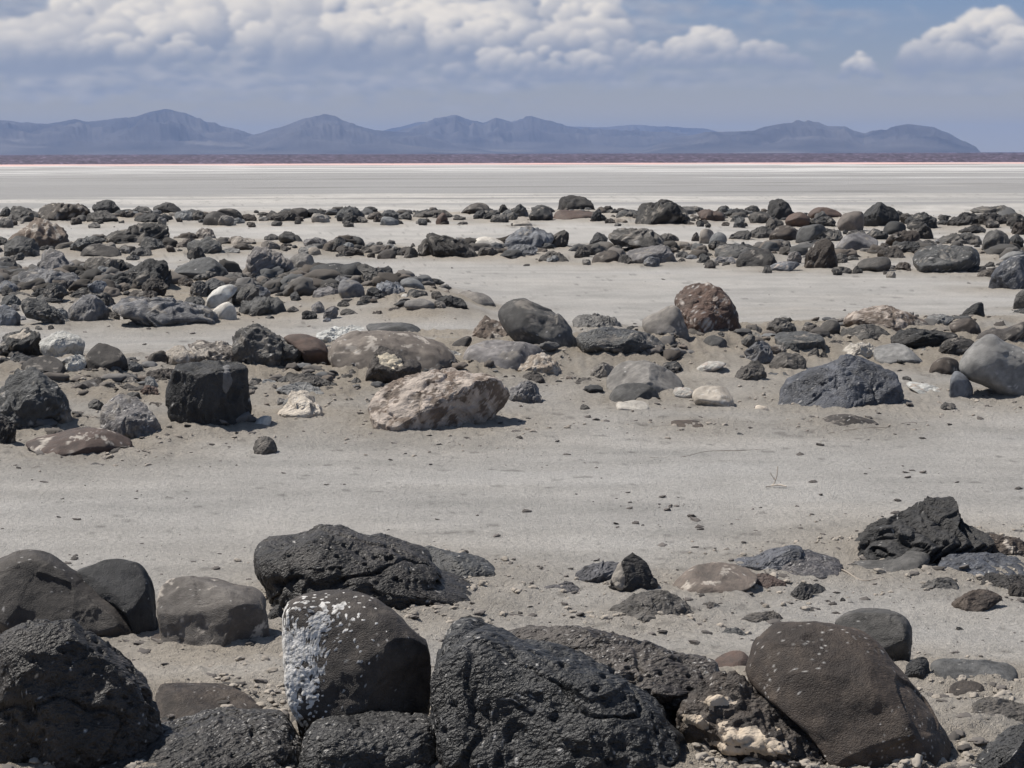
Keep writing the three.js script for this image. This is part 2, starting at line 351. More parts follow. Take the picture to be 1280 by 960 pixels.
[960, 230, 4, 'the far row', `
rk|-10,170 -5,100 20,72 60,75 110,105 133,140 90,185 20,180|tall black boulder next to rust-orange stones in the far row@the tall black boulder
su|85,195 110,150 150,140 210,165 200,200 150,218|rust-orange rounded stone beside the tall black boulder@the rust-orange stone
su|200,155 240,118 300,115 370,150 330,175 250,170|rust and black low boulder behind the rust-orange stone
rk|230,185 280,160 330,170 340,215 280,210
sm|345,190 380,150 440,135 480,140 480,220 410,240 370,220|brown-tan rounded boulder against an angular black block@the brown-tan boulder
fk|465,215 480,140 515,100 560,90 610,115 655,125 658,190 600,205 520,220|angular black block standing highest among the far rocks, beside brown-tan boulder@the angular black block
rd|655,180 665,145 700,145 720,165 690,200
rk|680,185 740,145 800,138 850,165 850,215 790,225 720,205
rk|855,180 870,155 905,160 900,185 870,205
rk|890,200 920,165 990,140 1060,150 1060,190 1000,205 920,215
ld a4|1005,130 1050,118 1110,112 1180,105 1225,140 1180,150 1060,140|flat dark slab lying over black boulders at the end of the far row@the flat dark topping slab
rk|1050,190 1070,145 1140,140 1200,165 1200,205 1120,210
rk|1190,190 1210,145 1260,145 1290,165 1290,210 1220,215
sn|5,265 60,205 120,205 145,240 130,285 60,285|smooth brown-grey tilted boulder beside a grooved grey one@the tilted brown-grey boulder
rd|-20,200 20,165 80,190 70,220 20,245 -20,240
sd|137,280 150,225 200,205 270,200 290,235 240,260 170,300
rd|180,285 220,255 300,220 375,235 350,280 270,270 220,290
rd|390,250 440,228 455,245 420,260
sb|340,305 390,260 450,240 510,240 550,280 540,310 470,335 400,340 360,325|blue-grey rounded boulder amid black rocks, sand before it@the rounded slate boulder
rk|490,250 520,222 580,235 605,265 560,285 520,270
sk|575,240 600,190 650,185 690,215 660,250 610,255
rk|690,215 720,185 790,200 830,270 790,280 740,235
rn p.1|580,305 600,275 660,235 740,230 760,275 700,290 640,300 600,315|brown boulder with a pale streak under black rocks@the pale-streaked brown boulder
rk|640,325 650,290 720,285 790,290 860,310 830,330 740,340 680,355
rn|545,345 590,320 640,310 680,355 620,375 560,365
vd k.05|720,400 725,340 790,305 870,310 950,310 1030,335 1060,370 1040,410 990,440 880,450 780,445|large dark pitted boulder, broadest at the sandy edge of second row@the broad pitted boulder
rd|845,280 900,255 960,240 1040,250 1070,280 1050,310 960,310 880,305
rk|950,235 1000,215 1070,205 1090,230 1040,250 970,248
rd|1065,330 1080,260 1110,225 1170,232 1210,260 1205,310 1150,335 1090,340|dark upright boulder behind the broad pitted one@the dark upright boulder
rk|1200,310 1215,255 1260,250 1280,290 1260,320
rd|0,300 40,278 110,285 120,325 60,335 0,320
rb|95,390 110,350 150,335 170,370 150,400
cb p.2|0,440 20,400 80,385 160,395 140,410 60,440
rd|120,330 180,295 260,280 250,330 160,345
rn k.04|180,400 200,330 250,275 300,270 340,310 350,360 320,420 240,430 195,425|brown-grey upright boulder half buried at the sandy edge@the upright brown-grey boulder
rd|330,350 380,345 400,380 360,400 340,390
rd|385,375 420,355 455,375 410,385
rd|315,430 340,412 400,412 422,440 370,450
sd|440,420 470,380 540,362 600,368 615,405 590,425 500,442|dark smooth oval boulder resting on the sand by a tiny pinkish stone@the dark oval boulder
ft|590,460 600,435 640,440 640,472 600,470|tiny pinkish-white stone on the sand before the dark oval boulder
rn|630,435 650,395 700,390 715,405 680,435
rn|685,440 705,425 720,440 700,447
rk|995,440 1010,412 1080,408 1090,430 1030,450
rk|1070,420 1100,395 1138,405 1120,420
rn|1040,450 1090,430 1160,415 1180,440 1110,475 1060,470
vq k.12|1100,520 1130,440 1200,385 1290,350 1340,370 1340,530 1200,535|blue-grey pitted boulder with white salt grains at its foot@the salt-footed pitted boulder
sg|1150,380 1200,345 1250,335 1280,350 1200,385
vd|1225,610 1235,560 1280,520 1340,530 1340,630 1240,625
`],
[0, 380, 4, 'the left cluster', `
rk|-20,130 60,115 140,135 200,200 228,255 150,265 80,270 -20,275|black boulder wearing a cream salt crust on its top@the cream-crusted black boulder
fw e.8|195,190 260,165 340,130 400,130 428,170 428,245 380,255 290,275 230,240|pale pinkish-cream block with a white sloping top@the pale cream block
rk|-20,270 40,265 60,290 20,305 -20,310
rk|40,300 80,255 120,245 160,270 130,300
sn|105,320 150,275 230,258 290,270 330,310 325,350 240,355 160,340|dark brown rounded stone in front of the pale cream block
rw|310,270 380,250 430,255 440,290 400,330 340,345
sn e.75|420,290 450,235 490,193 540,210 600,235 640,285 640,325 560,345 480,335 430,320|taupe boulder with a rounded peak and shaded flank@the taupe peaked boulder
rd|640,290 690,285 720,325 690,345 650,330
sn|720,295 760,250 810,232 830,245 850,290 800,308|smooth taupe stone tucked beside a cream-patched one
rt p.5|825,250 850,215 920,205 980,235 985,285 900,310 850,300|brown stone with a big cream patch behind the black block@the cream-patched brown stone
rm p.35|940,200 980,178 1040,180 1100,195 1150,190 1200,230 1240,270 1230,310 1130,290 1020,290 980,240|knobbly brown and cream rock above the tall black block@the knobbly brown and cream rock
rk e.55 F|830,470 860,400 900,320 980,290 1060,285 1160,275 1240,290 1262,400 1258,590 1180,628 1050,600 930,590 840,520|tall black block with a sheer dark face streaked pale grey@the tall black block
rd k.03|-20,335 60,310 150,350 230,385 295,460 330,530 370,570 320,600 200,640 90,640 60,580 -20,560|large dark sloping boulder behind a reddish-brown low dome@the large dark sloping boulder
rk|-20,555 30,570 80,610 82,690 20,715 -20,715|small black boulder at the foot of the large dark sloping one
rd|-20,740 50,738 55,750 20,760 -20,760
su p.1|130,705 240,660 380,618 500,620 600,650 665,695 600,750 480,768 300,765 240,725|low reddish-brown dome with a pale patch, sunk in sand@the reddish-brown dome
fb k.2|500,590 530,480 570,448 630,450 690,510 750,590 815,655 760,678 650,665 560,640 510,610|silvery salt-crusted wedge leaning on the sand by the reddish-brown dome@the silvery wedge
rd|440,500 470,475 510,490 520,515 470,520
fd|440,805 470,792 530,810 500,820
rd|520,380 560,350 640,345 690,365 680,385 600,385
rn|730,360 770,340 880,320 900,370 800,390
ru|700,440 750,405 795,440 760,460
rn|350,400 440,395 540,400 700,420 740,450 600,440 450,430
rn|740,505 790,490 820,510 770,520
rd|225,100 260,85 320,70 350,75 330,95 260,110
`],
[320, 380, 4, 'the middle row', `
rd k.03|-118,190 -110,130 -60,108 0,95 60,110 110,150 160,200 220,230 255,300 200,310 100,325 30,300 -60,285|dark sloping boulder with a shaded front beside a red-brown round one@the dark shaded boulder
su|140,170 190,150 250,148 310,165 350,210 372,290 300,305 260,290 230,230|smooth red-brown round boulder beside a broad pale one@the red-brown round boulder
rw|300,150 340,125 440,105 540,105 545,130 480,140 440,190 380,210 340,180|whitish crusted rock behind the broad pale boulder
sd|550,110 620,95 700,92 780,115 838,155 760,150 680,135 600,140|dark curved back of rock behind the broad pale boulder
sh p.28 e1|360,230 410,150 560,130 700,140 830,160 920,190 980,230 1000,290 900,310 700,320 520,350 440,320 370,280|broad pale grey boulder, smooth and low, largest of its row@the broad pale boulder
rn b484|545,355 590,290 610,225 650,205 700,225 770,285 830,300 800,340 720,360 600,360|dark stone capped with a bright cream patch@the cream-capped stone
cm p.72 G e.75|560,500 620,420 740,350 900,330 1080,320 1200,360 1260,430 1270,480 1160,560 1040,610 860,645 800,635 720,590 620,570|big boulder thickly crusted white and pinkish with a shaded face@the white-crusted boulder
sb e1|1030,300 1050,230 1110,195 1180,178 1280,190 1400,200 1440,240 1440,290 1300,330 1100,325|pale lavender-grey smooth boulder behind the white-crusted one@the lavender-grey boulder
rm p.2|1080,180 1100,110 1150,55 1200,75 1250,110 1280,160 1240,185 1150,182|speckled brown pointed boulder beside a smooth dark one@the speckled pointed boulder
sn|970,215 1000,190 1060,160 1080,180 1050,210 1000,225
rw|930,245 980,230 1030,250 1020,270 950,270
rn|850,300 900,260 980,270 1030,300 960,320 880,320
rd|105,375 140,358 172,380 150,395 120,395
rg|30,385 70,375 105,395 70,405
rd|150,350 230,340 300,365 400,400 340,430 260,410 190,390
rg|100,430 140,400 230,390 300,420 345,470 280,470 200,450 130,450
rw k.1|105,540 150,500 200,440 270,430 310,490 335,570 250,570 190,560|whitish salt-coated lump of rock on the sand before dark stones@the whitish lump
rd|410,360 450,335 490,325 520,350 510,370 450,370
rd|470,385 500,365 525,385 500,395
fk|545,380 580,365 630,400 600,405
fd|250,660 310,640 380,665 330,668
rd|335,430 380,412 395,432 360,440
rd e.6|-15,720 -10,680 30,660 70,660 108,710 95,745 20,752|small dark rough cube of stone alone on the open sand@the small dark cube
sw|0,600 20,570 60,558 80,575 50,610 5,620 -15,615|small white stone in the shadow of the tall black block
`],
[640, 380, 4, 'the middle row', `
sd e1|-70,60 -50,10 0,-25 60,-30 120,0 200,30 260,80 300,130 320,190 300,215 180,230 140,200 60,170 -20,140|big smooth dark grey boulder, egg-like and tilted@the smooth dark egg boulder
rg|300,95 320,55 400,45 480,65 540,95 552,125 470,115 380,130 320,130
vd|320,170 350,130 440,112 560,125 660,130 740,180 800,240 740,260 600,260 460,275 380,240|wide grey flat-topped pitted rock between two big boulders@the wide flat-topped rock
sg p.06|650,100 680,65 740,35 800,5 830,20 850,60 890,150 890,185 800,198 720,180 680,140|grey boulder with a dark lower face leaning on the maroon one@the grey leaning boulder
cu p.1 k.1|810,60 815,-10 850,-60 905,-110 950,-90 1030,-45 1100,20 1135,80 1150,125 1075,155 980,150 880,120|tall maroon-brown crusted boulder speckled with salt@the maroon boulder
sd|875,140 900,120 960,145 980,160 900,155
sd|950,200 970,160 1010,155 1050,175 1075,195 1050,215 980,222|smooth grey cobble on the sand before the maroon boulder
rn|265,250 285,232 315,250 290,262
rn|340,285 360,265 400,275 370,290
rg|390,360 430,300 490,290 520,330 480,380 410,378
sg e.9|470,385 490,315 560,280 650,280 740,310 820,350 855,390 830,435 760,448 680,410 560,420 490,418|big grey rounded boulder with a rough dark end@the rough-ended grey boulder
rk|750,300 800,285 850,310 835,340 780,330
sd|480,480 520,420 580,393 660,400 720,430 740,490 640,490 520,492|dark dome-shaped cobble behind a small white one@the dark dome cobble
sw|518,520 525,490 600,480 660,480 675,515 690,545 640,545 560,535|small white oblong stone in front of the dark dome cobble@the white oblong stone
rt p.5|20,310 60,270 140,240 200,290 245,345 200,360 120,350 60,340|brown rock with cream-pink patches at the end of the lavender-grey boulder@the cream-pink patched rock
rn|50,360 100,335 150,360 165,400 100,400
rb|-20,420 30,380 90,400 140,440 150,480 120,502 60,490 -20,490|purplish grey rough stone at the end of the white-crusted boulder
cw|805,430 840,415 900,430 920,460 880,475 820,460
sw k.1|900,460 940,420 1020,408 1080,430 1112,515 1040,500 950,500|pale speckled boulder with a shaded end, lying on sand@the pale speckled boulder
sn|795,595 830,580 900,582 980,605 1050,595 1065,620 960,628 860,620|low brown back of a buried stone out on the flat sand
rd|1125,650 1145,642 1168,658 1140,662
cw|920,335 960,290 1030,285 1070,300 1010,325 950,345
rd|1110,375 1130,320 1170,290 1220,282 1260,310 1275,360 1180,390
rb|1160,285 1200,240 1260,195 1300,180 1310,240 1280,300 1220,290
sw|1215,520 1230,505 1290,520 1290,545 1240,540
rt|1080,170 1110,140 1200,140 1260,165 1240,195 1130,195
rd|1180,130 1210,108 1250,120 1240,140 1190,140
rk|1020,155 1050,140 1085,160 1060,178
rk|570,120 610,108 645,122 610,135
rd|340,520 360,500 395,525 370,535
rd|315,400 360,365 420,385 460,410 380,410
`],
[960, 380, 4, 'the right cluster', `
rd|-10,110 20,70 70,65 110,85 143,125 90,140 20,150 -10,140
fd e.6 T|30,165 60,140 130,130 230,140 265,160 290,205 270,235 150,240 60,225|dark block with a flat cream-coloured top@the cream-topped block
rn|165,125 240,100 260,130 250,150 200,140
sd|255,130 270,90 310,78 350,92 362,120 340,155 270,160|smooth grey round boulder behind the cream-topped block
rk|75,235 90,200 130,190 155,220 150,245 90,245
fd|10,300 40,255 100,240 160,250 192,280 190,320 130,342 40,335 5,325|dark squat block in front of the cream-topped block@the dark squat block
rd|195,265 220,235 245,220 260,250 250,275
rk|260,275 270,235 290,240 300,270
cm p.55|370,90 410,45 480,15 560,5 640,15 740,55 800,85 790,100 700,90 620,130 560,110 470,100 400,105|broad rock with a thick crumbly cream and brown crust@the crumbly cream-crusted rock
rg|650,105 700,75 760,85 800,110 770,125 680,120
rd|355,150 400,105 520,100 600,130 620,170 600,190 500,190 420,185
lk a-8|610,170 650,130 740,120 860,125 950,150 900,180 870,210 760,235 680,200 620,190|black flaky layered rock before the crumbly cream-crusted one@the flaky black rock
rg|790,60 850,55 930,60 900,85 830,100
sn e.7|905,110 930,75 980,68 1040,95 1065,140 1020,168 960,155|brown rounded boulder with a black shaded end@the black-ended brown boulder
lk a-15|870,200 910,165 980,165 1035,195 1010,230 960,270 850,250|black split slab beside the big light grey boulder@the black split slab
fk|965,65 1000,35 1050,-10 1075,-5 1085,60 1030,72|black shark-fin stone standing up behind the others@the black fin stone
sn|1035,180 1060,150 1110,120 1180,130 1250,100 1280,85 1300,120 1250,170 1180,190 1130,195
sg W O|950,310 980,250 1040,190 1120,150 1180,200 1300,235 1340,260 1340,480 1240,485 1170,455 1080,390 1000,365|big light grey boulder, smooth, hanging over its own shadow@the big light grey boulder
rw|360,250 400,205 480,190 530,215 555,245 560,275 480,265
sg|525,245 560,200 620,195 680,220 760,270 775,285 690,300 600,305 560,290|smooth grey wedge tapering onto sand behind the bluish pitted boulder@the tapering grey wedge
vq e.65|45,470 100,400 170,345 260,310 360,290 370,260 430,250 500,260 600,310 660,360 682,450 670,500 560,530 420,515 300,520 170,535 90,525|big bluish pitted lava boulder alone at the edge of the sand@the bluish lava boulder
sn d1.3|245,605 300,570 380,552 450,570 580,605 480,620 380,630 290,628|low grey-brown mound of stone in front of the bluish lava boulder
sn|805,320 840,280 890,265 950,285 960,330 880,345 820,348
sb e.7|905,400 920,350 950,335 1000,370 1025,430 1020,470 940,478 905,450|small upright blue-grey stone under the big light grey boulder
cw|690,400 740,390 830,420 880,450 800,455 720,425|flat crumbly white crust between bluish lava boulder and small upright stone
rd|855,530 890,490 940,500 930,520 880,535
rd|670,365 700,360 718,378 690,388
rd|145,590 175,572 200,595 160,600
rn|290,210 330,180 400,195 380,210 310,215
rd|0,345 60,340 110,348 100,360 0,362
rd|1220,40 1290,20 1310,45 1240,55
rk|650,200 690,190 720,225 740,240 690,235
`],
[0, 600, 2.667, 'the foreground', `
sn e.9 k.01|-60,330 -40,300 0,260 60,232 110,226 170,245 240,300 330,360 420,420 475,470 485,540 380,555 250,540 120,520 -60,520|large smooth brown-black boulder with a few round holes@the smooth brown boulder
sk e.8|262,300 320,275 400,262 450,268 500,305 528,390 522,510 485,520 440,430 330,355|smooth black boulder tucked behind the large brown one
sh p.12 e.7|525,500 530,380 560,330 610,318 700,320 800,350 860,365 882,400 880,450 905,520 830,568 760,560 700,500 640,525 560,515|squarish brown-grey boulder with sandy pale blotches@the blotched squarish boulder
fk|675,562 700,540 748,532 748,572 690,574|small black chip at the foot of the blotched squarish boulder
sn|500,520 570,512 640,530 650,555 600,545 520,540
sg|530,555 570,540 610,560 600,575 550,572
fk|890,460 900,420 930,415 950,440 940,485 900,490
vk k.012 d.9|-60,540 40,490 120,475 210,458 260,490 330,540 410,590 480,650 530,720 540,790 560,830 480,870 360,930 280,990 -60,990|huge black lava boulder riddled with holes, below the smooth brown one@the huge holed lava boulder
sn d1.1|520,690 560,675 620,675 720,690 810,730 890,778 840,800 700,810 560,815|smooth grey-brown stone sunk in sand beside the huge holed lava boulder
vk k.07 N|280,990 350,920 440,860 560,830 700,795 800,780 900,775 1000,790 1020,1000|dark boulder dotted with white salt grains between two black ones@the white-dotted dark boulder
rm p.3|-60,880 60,878 160,900 230,930 250,1000 -60,1000
rk|530,790 560,790 580,815 550,825
`],
[300, 640, 3, 'the foreground', `
vk k.012 d.8 e.6 N O|52,150 75,95 120,80 200,75 270,50 340,48 420,70 460,85 550,85 620,110 700,150 740,200 760,240 830,260 895,290 895,315 820,325 700,345 620,372 540,340 420,320 330,300 250,300 160,360 110,330 95,260 60,210|broad black overhanging slab of lava with ragged underside@the overhanging lava slab
vd d1.2|690,130 760,135 850,165 920,190 965,225 970,260 900,245 820,215 770,205|dark tongue of rock reaching out behind the overhanging lava slab
sn S e.8 b935|165,380 200,320 280,300 400,290 480,295 550,330 620,390 680,450 720,480 715,640 700,740 560,750 380,760 250,770 215,700 180,560|rounded brown boulder with a dense white salt crust down one side@the salt-sided boulder
vk k.03 e.6 N|215,800 300,768 440,762 600,755 720,752 740,850 770,1000 215,1000|cracked dark rock base right under the salt-sided boulder
vk k.02 d.8 e.55 N|722,480 760,420 830,405 900,420 1000,480 1100,500 1250,545 1360,580 1500,700 1600,800 1680,890 1720,1000 760,1000 720,800 705,600|largest black boulder, long sloping back beside the salt-sided one@the sloping-backed black boulder
vk k.014|715,620 780,555 840,575 890,650 960,760 1020,880 1040,1000 760,1000 725,760|black chunk split off the front of the largest black boulder
rk|820,400 880,392 940,405 970,440 900,440
`],
[600, 640, 3, 'the foreground', `
rq|355,260 370,215 420,185 480,182 530,195 500,240 470,260 400,270|blue-grey rough stone behind the black sail-shaped one
rq|230,290 270,262 340,262 388,300 380,320 300,315
fk P|480,310 510,240 550,165 590,152 622,170 630,210 660,270 672,295 560,320|black sail-shaped stone with one sandy sunlit slope@the black sail stone
rd d1.1|480,390 560,340 650,310 720,295 770,300 775,340 800,375 740,410 600,420 520,425|low dark crumbling rock in front of the black sail stone@the low crumbling rock
rd|820,360 850,340 880,345 915,372 860,380
vn k.05 d.7 b930|100,450 180,435 300,432 400,435 480,460 600,480 700,510 860,550 900,600 860,630 800,680 740,790 640,800 560,720 460,640 340,570 220,510|dark brown slab edged with salt grains, deep shade beneath@the salt-edged brown slab
su|880,560 920,525 1010,520 1020,600 940,600|rust-brown rounded top of a stone behind the cream-patched boulder
sn|45,395 80,385 165,385 170,405 100,412
rd|900,460 940,432 1000,450 1000,470 930,475
`],
[840, 600, 2.667, 'the foreground', `
lk a26|600,255 640,235 655,200 700,165 780,110 860,70 910,55 955,60 972,90 975,140 1020,180 1075,190 1050,215 960,240 900,265 850,240 780,235 700,270 610,275|tall leaning dark slab with flaky layers, like a ramp@the leaning flaky slab
sd|580,285 620,275 720,270 790,235 840,232 860,265 820,290 700,308 600,310|long smooth dark stone lying under the leaning flaky slab
vq|205,270 280,265 320,240 400,215 436,220 435,245 400,285 330,305 290,310 240,285|blue-grey pitted stone pointing upward beside a lighter one
vq k.04|330,310 390,280 430,240 500,235 570,262 560,290 480,310 380,320|light blue-grey pitted stone next to a darker pitted one@the light blue-grey pitted stone
sm p.06 d1.1|0,360 60,305 160,275 240,285 285,320 250,345 150,372 40,380|low rusty grey dome of rock with a broken brown end@the rusty grey dome
fu|265,340 280,310 340,325 382,345 340,360 275,363
rk|388,398 420,350 460,340 470,360 430,390 400,400
rk|450,375 480,345 515,350 510,368 470,382
lq a10|870,310 900,255 960,245 1100,250 1170,270 1200,320 1130,330 1050,300 960,325 880,325|blue-grey flat layered slab at the edge of the rocks below the leaning slab@the flat blue-grey slab
rn p.1|990,235 1040,190 1120,182 1180,210 1200,260 1080,250|rusty salt-speckled stone behind the flat blue-grey slab
rd|825,365 880,330 940,325 955,355 880,375
fn|930,440 950,400 1010,365 1060,365 1100,400 1040,420 980,445|dark brown wedge-shaped stone alone on churned sand@the dark brown wedge
rg|1130,180 1180,165 1200,190 1140,190
rk|1030,350 1060,310 1130,330 1200,320 1200,365 1080,365
rn|1120,385 1125,340 1180,335 1200,380 1150,390
sd e.7|540,480 580,440 650,428 740,430 785,455 800,500 780,600 770,615 700,570 620,510|smooth grey flat-topped boulder behind the big round brown-black one@the flat-topped grey boulder
fk|775,640 780,600 850,588 860,640 830,668 790,655
sd e1|858,620 880,598 960,600 1060,605 1130,620 1155,655 1120,685 1060,690 980,665 900,668 865,655|long smooth loaf-shaped dark stone on the sand@the loaf-shaped stone
sn|925,695 940,672 1000,670 1040,690 1000,710 930,710
sn k.025 e.95|240,640 245,590 280,520 330,485 420,478 520,485 600,510 680,550 740,620 800,680 860,750 920,830 930,890 890,960 850,980 600,980 560,930 520,840 400,760 300,690|big round brown-black boulder lightly speckled with salt@the big round brown-black boulder
rn C k.02|5,870 20,800 70,690 120,655 200,640 300,690 400,740 500,830 545,900 560,990 300,990 100,900|olive-brown boulder with raised cream-coloured mineral patches@the cream-patched boulder
vk|-30,885 60,880 140,900 250,935 330,970 330,1000 -30,1000
ld a4|990,780 1010,740 1060,728 1140,740 1200,750 1200,800 1100,810 1020,795|flat dark slab lying on the sand behind a black pitted boulder
vk k.02|1005,960 1060,870 1130,825 1200,810 1230,1000 1000,1000|black pitted boulder by the flat dark slab on churned sand
rd|225,480 260,445 320,435 370,465 360,480 280,480
rd|85,430 120,405 170,430 150,445 100,445
rd|160,510 200,490 250,515 240,530 180,525
rd|425,430 450,422 500,435 470,445
`]];

// ---------------------------------------------------------------- textures shared by the rocks and the sand (tileable, relief and grain only)
function tile(n, seed, fn) { const f = new Float32Array(n * n); fn(f, rng(seed), n); let lo = 1e9, hi = -1e9; for (const v of f) { lo = Math.min(lo, v); hi = Math.max(hi, v); } for (let i = 0; i < f.length; i++) f[i] = (f[i] - lo) / (hi - lo); return f; }
function blur(f, n, r) { const g = new Float32Array(n * n), k = 2 * r + 1; for (let p = 0; p < 2; p++) { const s = p ? g : f, d = p ? f : g; for (let y = 0; y < n; y++) { let a = 0; for (let i = -r; i <= r; i++) a += p ? s[((i + n) % n) * n + y] : s[y * n + (i + n) % n]; for (let x = 0; x < n; x++) { if (p) d[x * n + y] = a / k; else d[y * n + x] = a / k; const o = (x + r + 1) % n, q = (x - r + n) % n; a += p ? s[o * n + y] - s[q * n + y] : s[y * n + o] - s[y * n + q]; } } } return f; }
function grain(n, r, scales) { const f = new Float32Array(n * n); for (const [rad, amp] of scales) { const g = new Float32Array(n * n); for (let i = 0; i < g.length; i++) g[i] = r() - 0.5; if (rad) { blur(g, n, rad); blur(g, n, rad); } const k = amp * (rad ? rad * 2.4 : 1); for (let i = 0; i < g.length; i++) f[i] += g[i] * k; } return f; }
function texture(f, n, lo, hi, srgb) { const d = new Uint8Array(n * n * 4); for (let i = 0; i < n * n; i++) { const v = Math.round(255 * Math.min(1, mix(lo, hi, f[i]))); d[i * 4] = d[i * 4 + 1] = d[i * 4 + 2] = v; d[i * 4 + 3] = 255; } const t = new THREE.DataTexture(d, n, n); t.wrapS = t.wrapT = THREE.RepeatWrapping; t.magFilter = THREE.LinearFilter; t.minFilter = THREE.LinearMipmapLinearFilter; t.generateMipmaps = true; if (srgb) t.colorSpace = THREE.SRGBColorSpace; t.needsUpdate = true; return t; }
const roughTile = tile(512, 11, (f, r, n) => f.set(grain(n, r, [[0, .5], [1, 1], [3, 1.4], [8, 2]])));
const smoothTile = tile(512, 12, (f, r, n) => f.set(grain(n, r, [[0, 1], [1, .8], [2, .5]])));
const pitTile = tile(512, 13, (f, r, n) => {
  f.set(grain(n, r, [[0, .25], [1, .5], [4, .8]]));
  for (let i = 0; i < 1500; i++) { const cx = r() * n, cy = r() * n, R = 2 + 9 * r() ** 4, q = 0.6 + r() * 0.8, D = 0.4 + 0.05 * R; for (let y = -R; y <= R; y++) for (let x = -R; x <= R; x++) { const d = Math.hypot(x * q, y) / R; if (d < 1) { const o = ((fl(cy + y) + n) % n) * n + (fl(cx + x) + n) % n; f[o] -= D * (1 - d * d) * 0.7; } } }
});
const sandTile = tile(1024, 14, (f, r, n) => f.set(grain(n, r, [[0, .8], [1, 1.0], [3, .8], [9, .9]])));
const tone = texture(grain01(512, 21), 512, 0.80, 1.0, true), sandTone = texture(grain01(1024, 22), 1024, 0.76, 1.10, true);
function grain01(n, seed) { return tile(n, seed, (f, r) => f.set(grain(n, r, [[0, .5], [1, .7], [3, .6], [10, .8]]))); }
const rockMat = (t, bump, rough) => new THREE.MeshStandardMaterial({ vertexColors: true, map: tone, bumpMap: t, bumpScale: bump, roughness: rough });
const MAT = {
  s: rockMat(texture(smoothTile, 512, 0, 1), 0.006, 0.72), r: rockMat(texture(roughTile, 512, 0, 1), 0.018, 0.72), v: rockMat(texture(pitTile, 512, 0, 1), 0.024, 0.56),
};
MAT.l = MAT.f = MAT.c = MAT.r;
const crustMat = new THREE.MeshStandardMaterial({ vertexColors: true, map: tone, bumpMap: MAT.r.bumpMap, bumpScale: 0.008, roughness: 0.85 });
const TONES = { q: [[.055, .055, .062], [.150, .149, .163], .02], h: [[.125, .106, .092], [.23, .202, .176], .01], k: [[.019, .018, .018], [.056, .052, .050], .010], d: [[.054, .051, .048], [.140, .131, .122], .010], g: [[.160, .152, .143], [.320, .303, .282], .010], b: [[.110, .108, .114], [.300, .295, .302], .03], n: [[.034, .026, .022], [.096, .077, .063], .010], u: [[.135, .083, .063], [.085, .061, .051], .01], w: [[.72, .675, .60], [.42, .385, .34], 0], t: [[.42, .36, .295], [.26, .22, .185], 0], m: [[.20, .157, .128], [.118, .097, .081], .01] };

// ---------------------------------------------------------------- a ball of quads, whose front faces +z
const balls = {};
function ball(n) {
  if (balls[n]) return balls[n];
  const key = new Map(), dir = [], index = [], faces = [[[1, 0, 0], [0, 1, 0], [0, 0, 1]], [[1, 0, 0], [0, -1, 0], [0, 0, -1]], [[0, 0, -1], [0, 1, 0], [1, 0, 0]], [[0, 0, 1], [0, 1, 0], [-1, 0, 0]], [[1, 0, 0], [0, 0, -1], [0, 1, 0]], [[1, 0, 0], [0, 0, 1], [0, -1, 0]]];
  for (const [a, b, c] of faces) {
    const id = [];
    for (let j = 0; j <= n; j++) for (let i = 0; i <= n; i++) {
      const u = Math.tan((i / n * 2 - 1) * Math.PI / 4), v = Math.tan((j / n * 2 - 1) * Math.PI / 4);
      let x = a[0] * u + b[0] * v + c[0], y = a[1] * u + b[1] * v + c[1], z = a[2] * u + b[2] * v + c[2]; const l = Math.hypot(x, y, z); x /= l; y /= l; z /= l;
      const k = Math.round(x * 1e4) + ',' + Math.round(y * 1e4) + ',' + Math.round(z * 1e4);
      let q = key.get(k); if (q === undefined) { q = dir.length / 3; key.set(k, q); dir.push(x, y, z); } id.push(q);
    }
    for (let j = 0; j < n; j++) for (let i = 0; i < n; i++) { const p = j * (n + 1) + i; index.push(id[p], id[p + 1], id[p + n + 2], id[p], id[p + n + 2], id[p + n + 1]); }
  }
  return balls[n] = { dir: new Float32Array(dir), index: new Uint32Array(index) };
}

// ---------------------------------------------------------------- one boulder from its outline
const ROCKS = []; 
const gentle = (x, z) => 0.05 * noise(x * 0.11 + 3, z * 0.07, 1.5) + 0.02 * noise(x * 0.4, z * 0.3, 7.5);
// low banks of sand that carry the rows of rock: [[pixel column, pixel row on level ground] ...], reach before and behind in pixel rows, height, column where the bank ends
const BANKS = [[[[0, 900], [1280, 880]], 400, 62, 0.20, 9e9], [[[-200, 486], [200, 482], [640, 462], [1000, 440], [1500, 425]], 46, 38, 0.33, 9e9], [[[-300, 352], [120, 356], [330, 362], [520, 378], [640, 388]], 24, 20, 0.32, 600], [[[-300, 306], [300, 308], [640, 316], [960, 318], [1500, 322]], 12, 9, 0.20, 9e9], [[[-300, 274], [640, 271], [960, 274], [1500, 286]], 6.5, 7, 0.24, 9e9]];
function bank(x, z) {
  if (z > -2) return 0.2; const px = 640 + FOCAL * x / -z, py = 191.5 + EYE * FOCAL / Math.hypot(x, z); let h = 0;
  for (const [line, front, behind, high, end] of BANKS) {
    let i = 0; while (i < line.length - 2 && line[i + 1][0] < px) i++; const [xa, ya] = line[i], [xb, yb] = line[i + 1], yc = mix(ya, yb, clamp((px - xa) / (xb - xa))), t = (py - yc) / (py > yc ? front : behind);
    if (Math.abs(t) > 2.6) continue;
    h = Math.max(h, high * Math.exp(-t * t) * (0.75 + 0.45 * noise(x * 0.35, z * 0.35, yc * 0.01)) * step(end + 40, end - 60, px));
  }
  return h;
}
const flat = (x, z) => bank(x, z) + gentle(x, z) * step(3, 8, -z) * step(120, 60, -z);
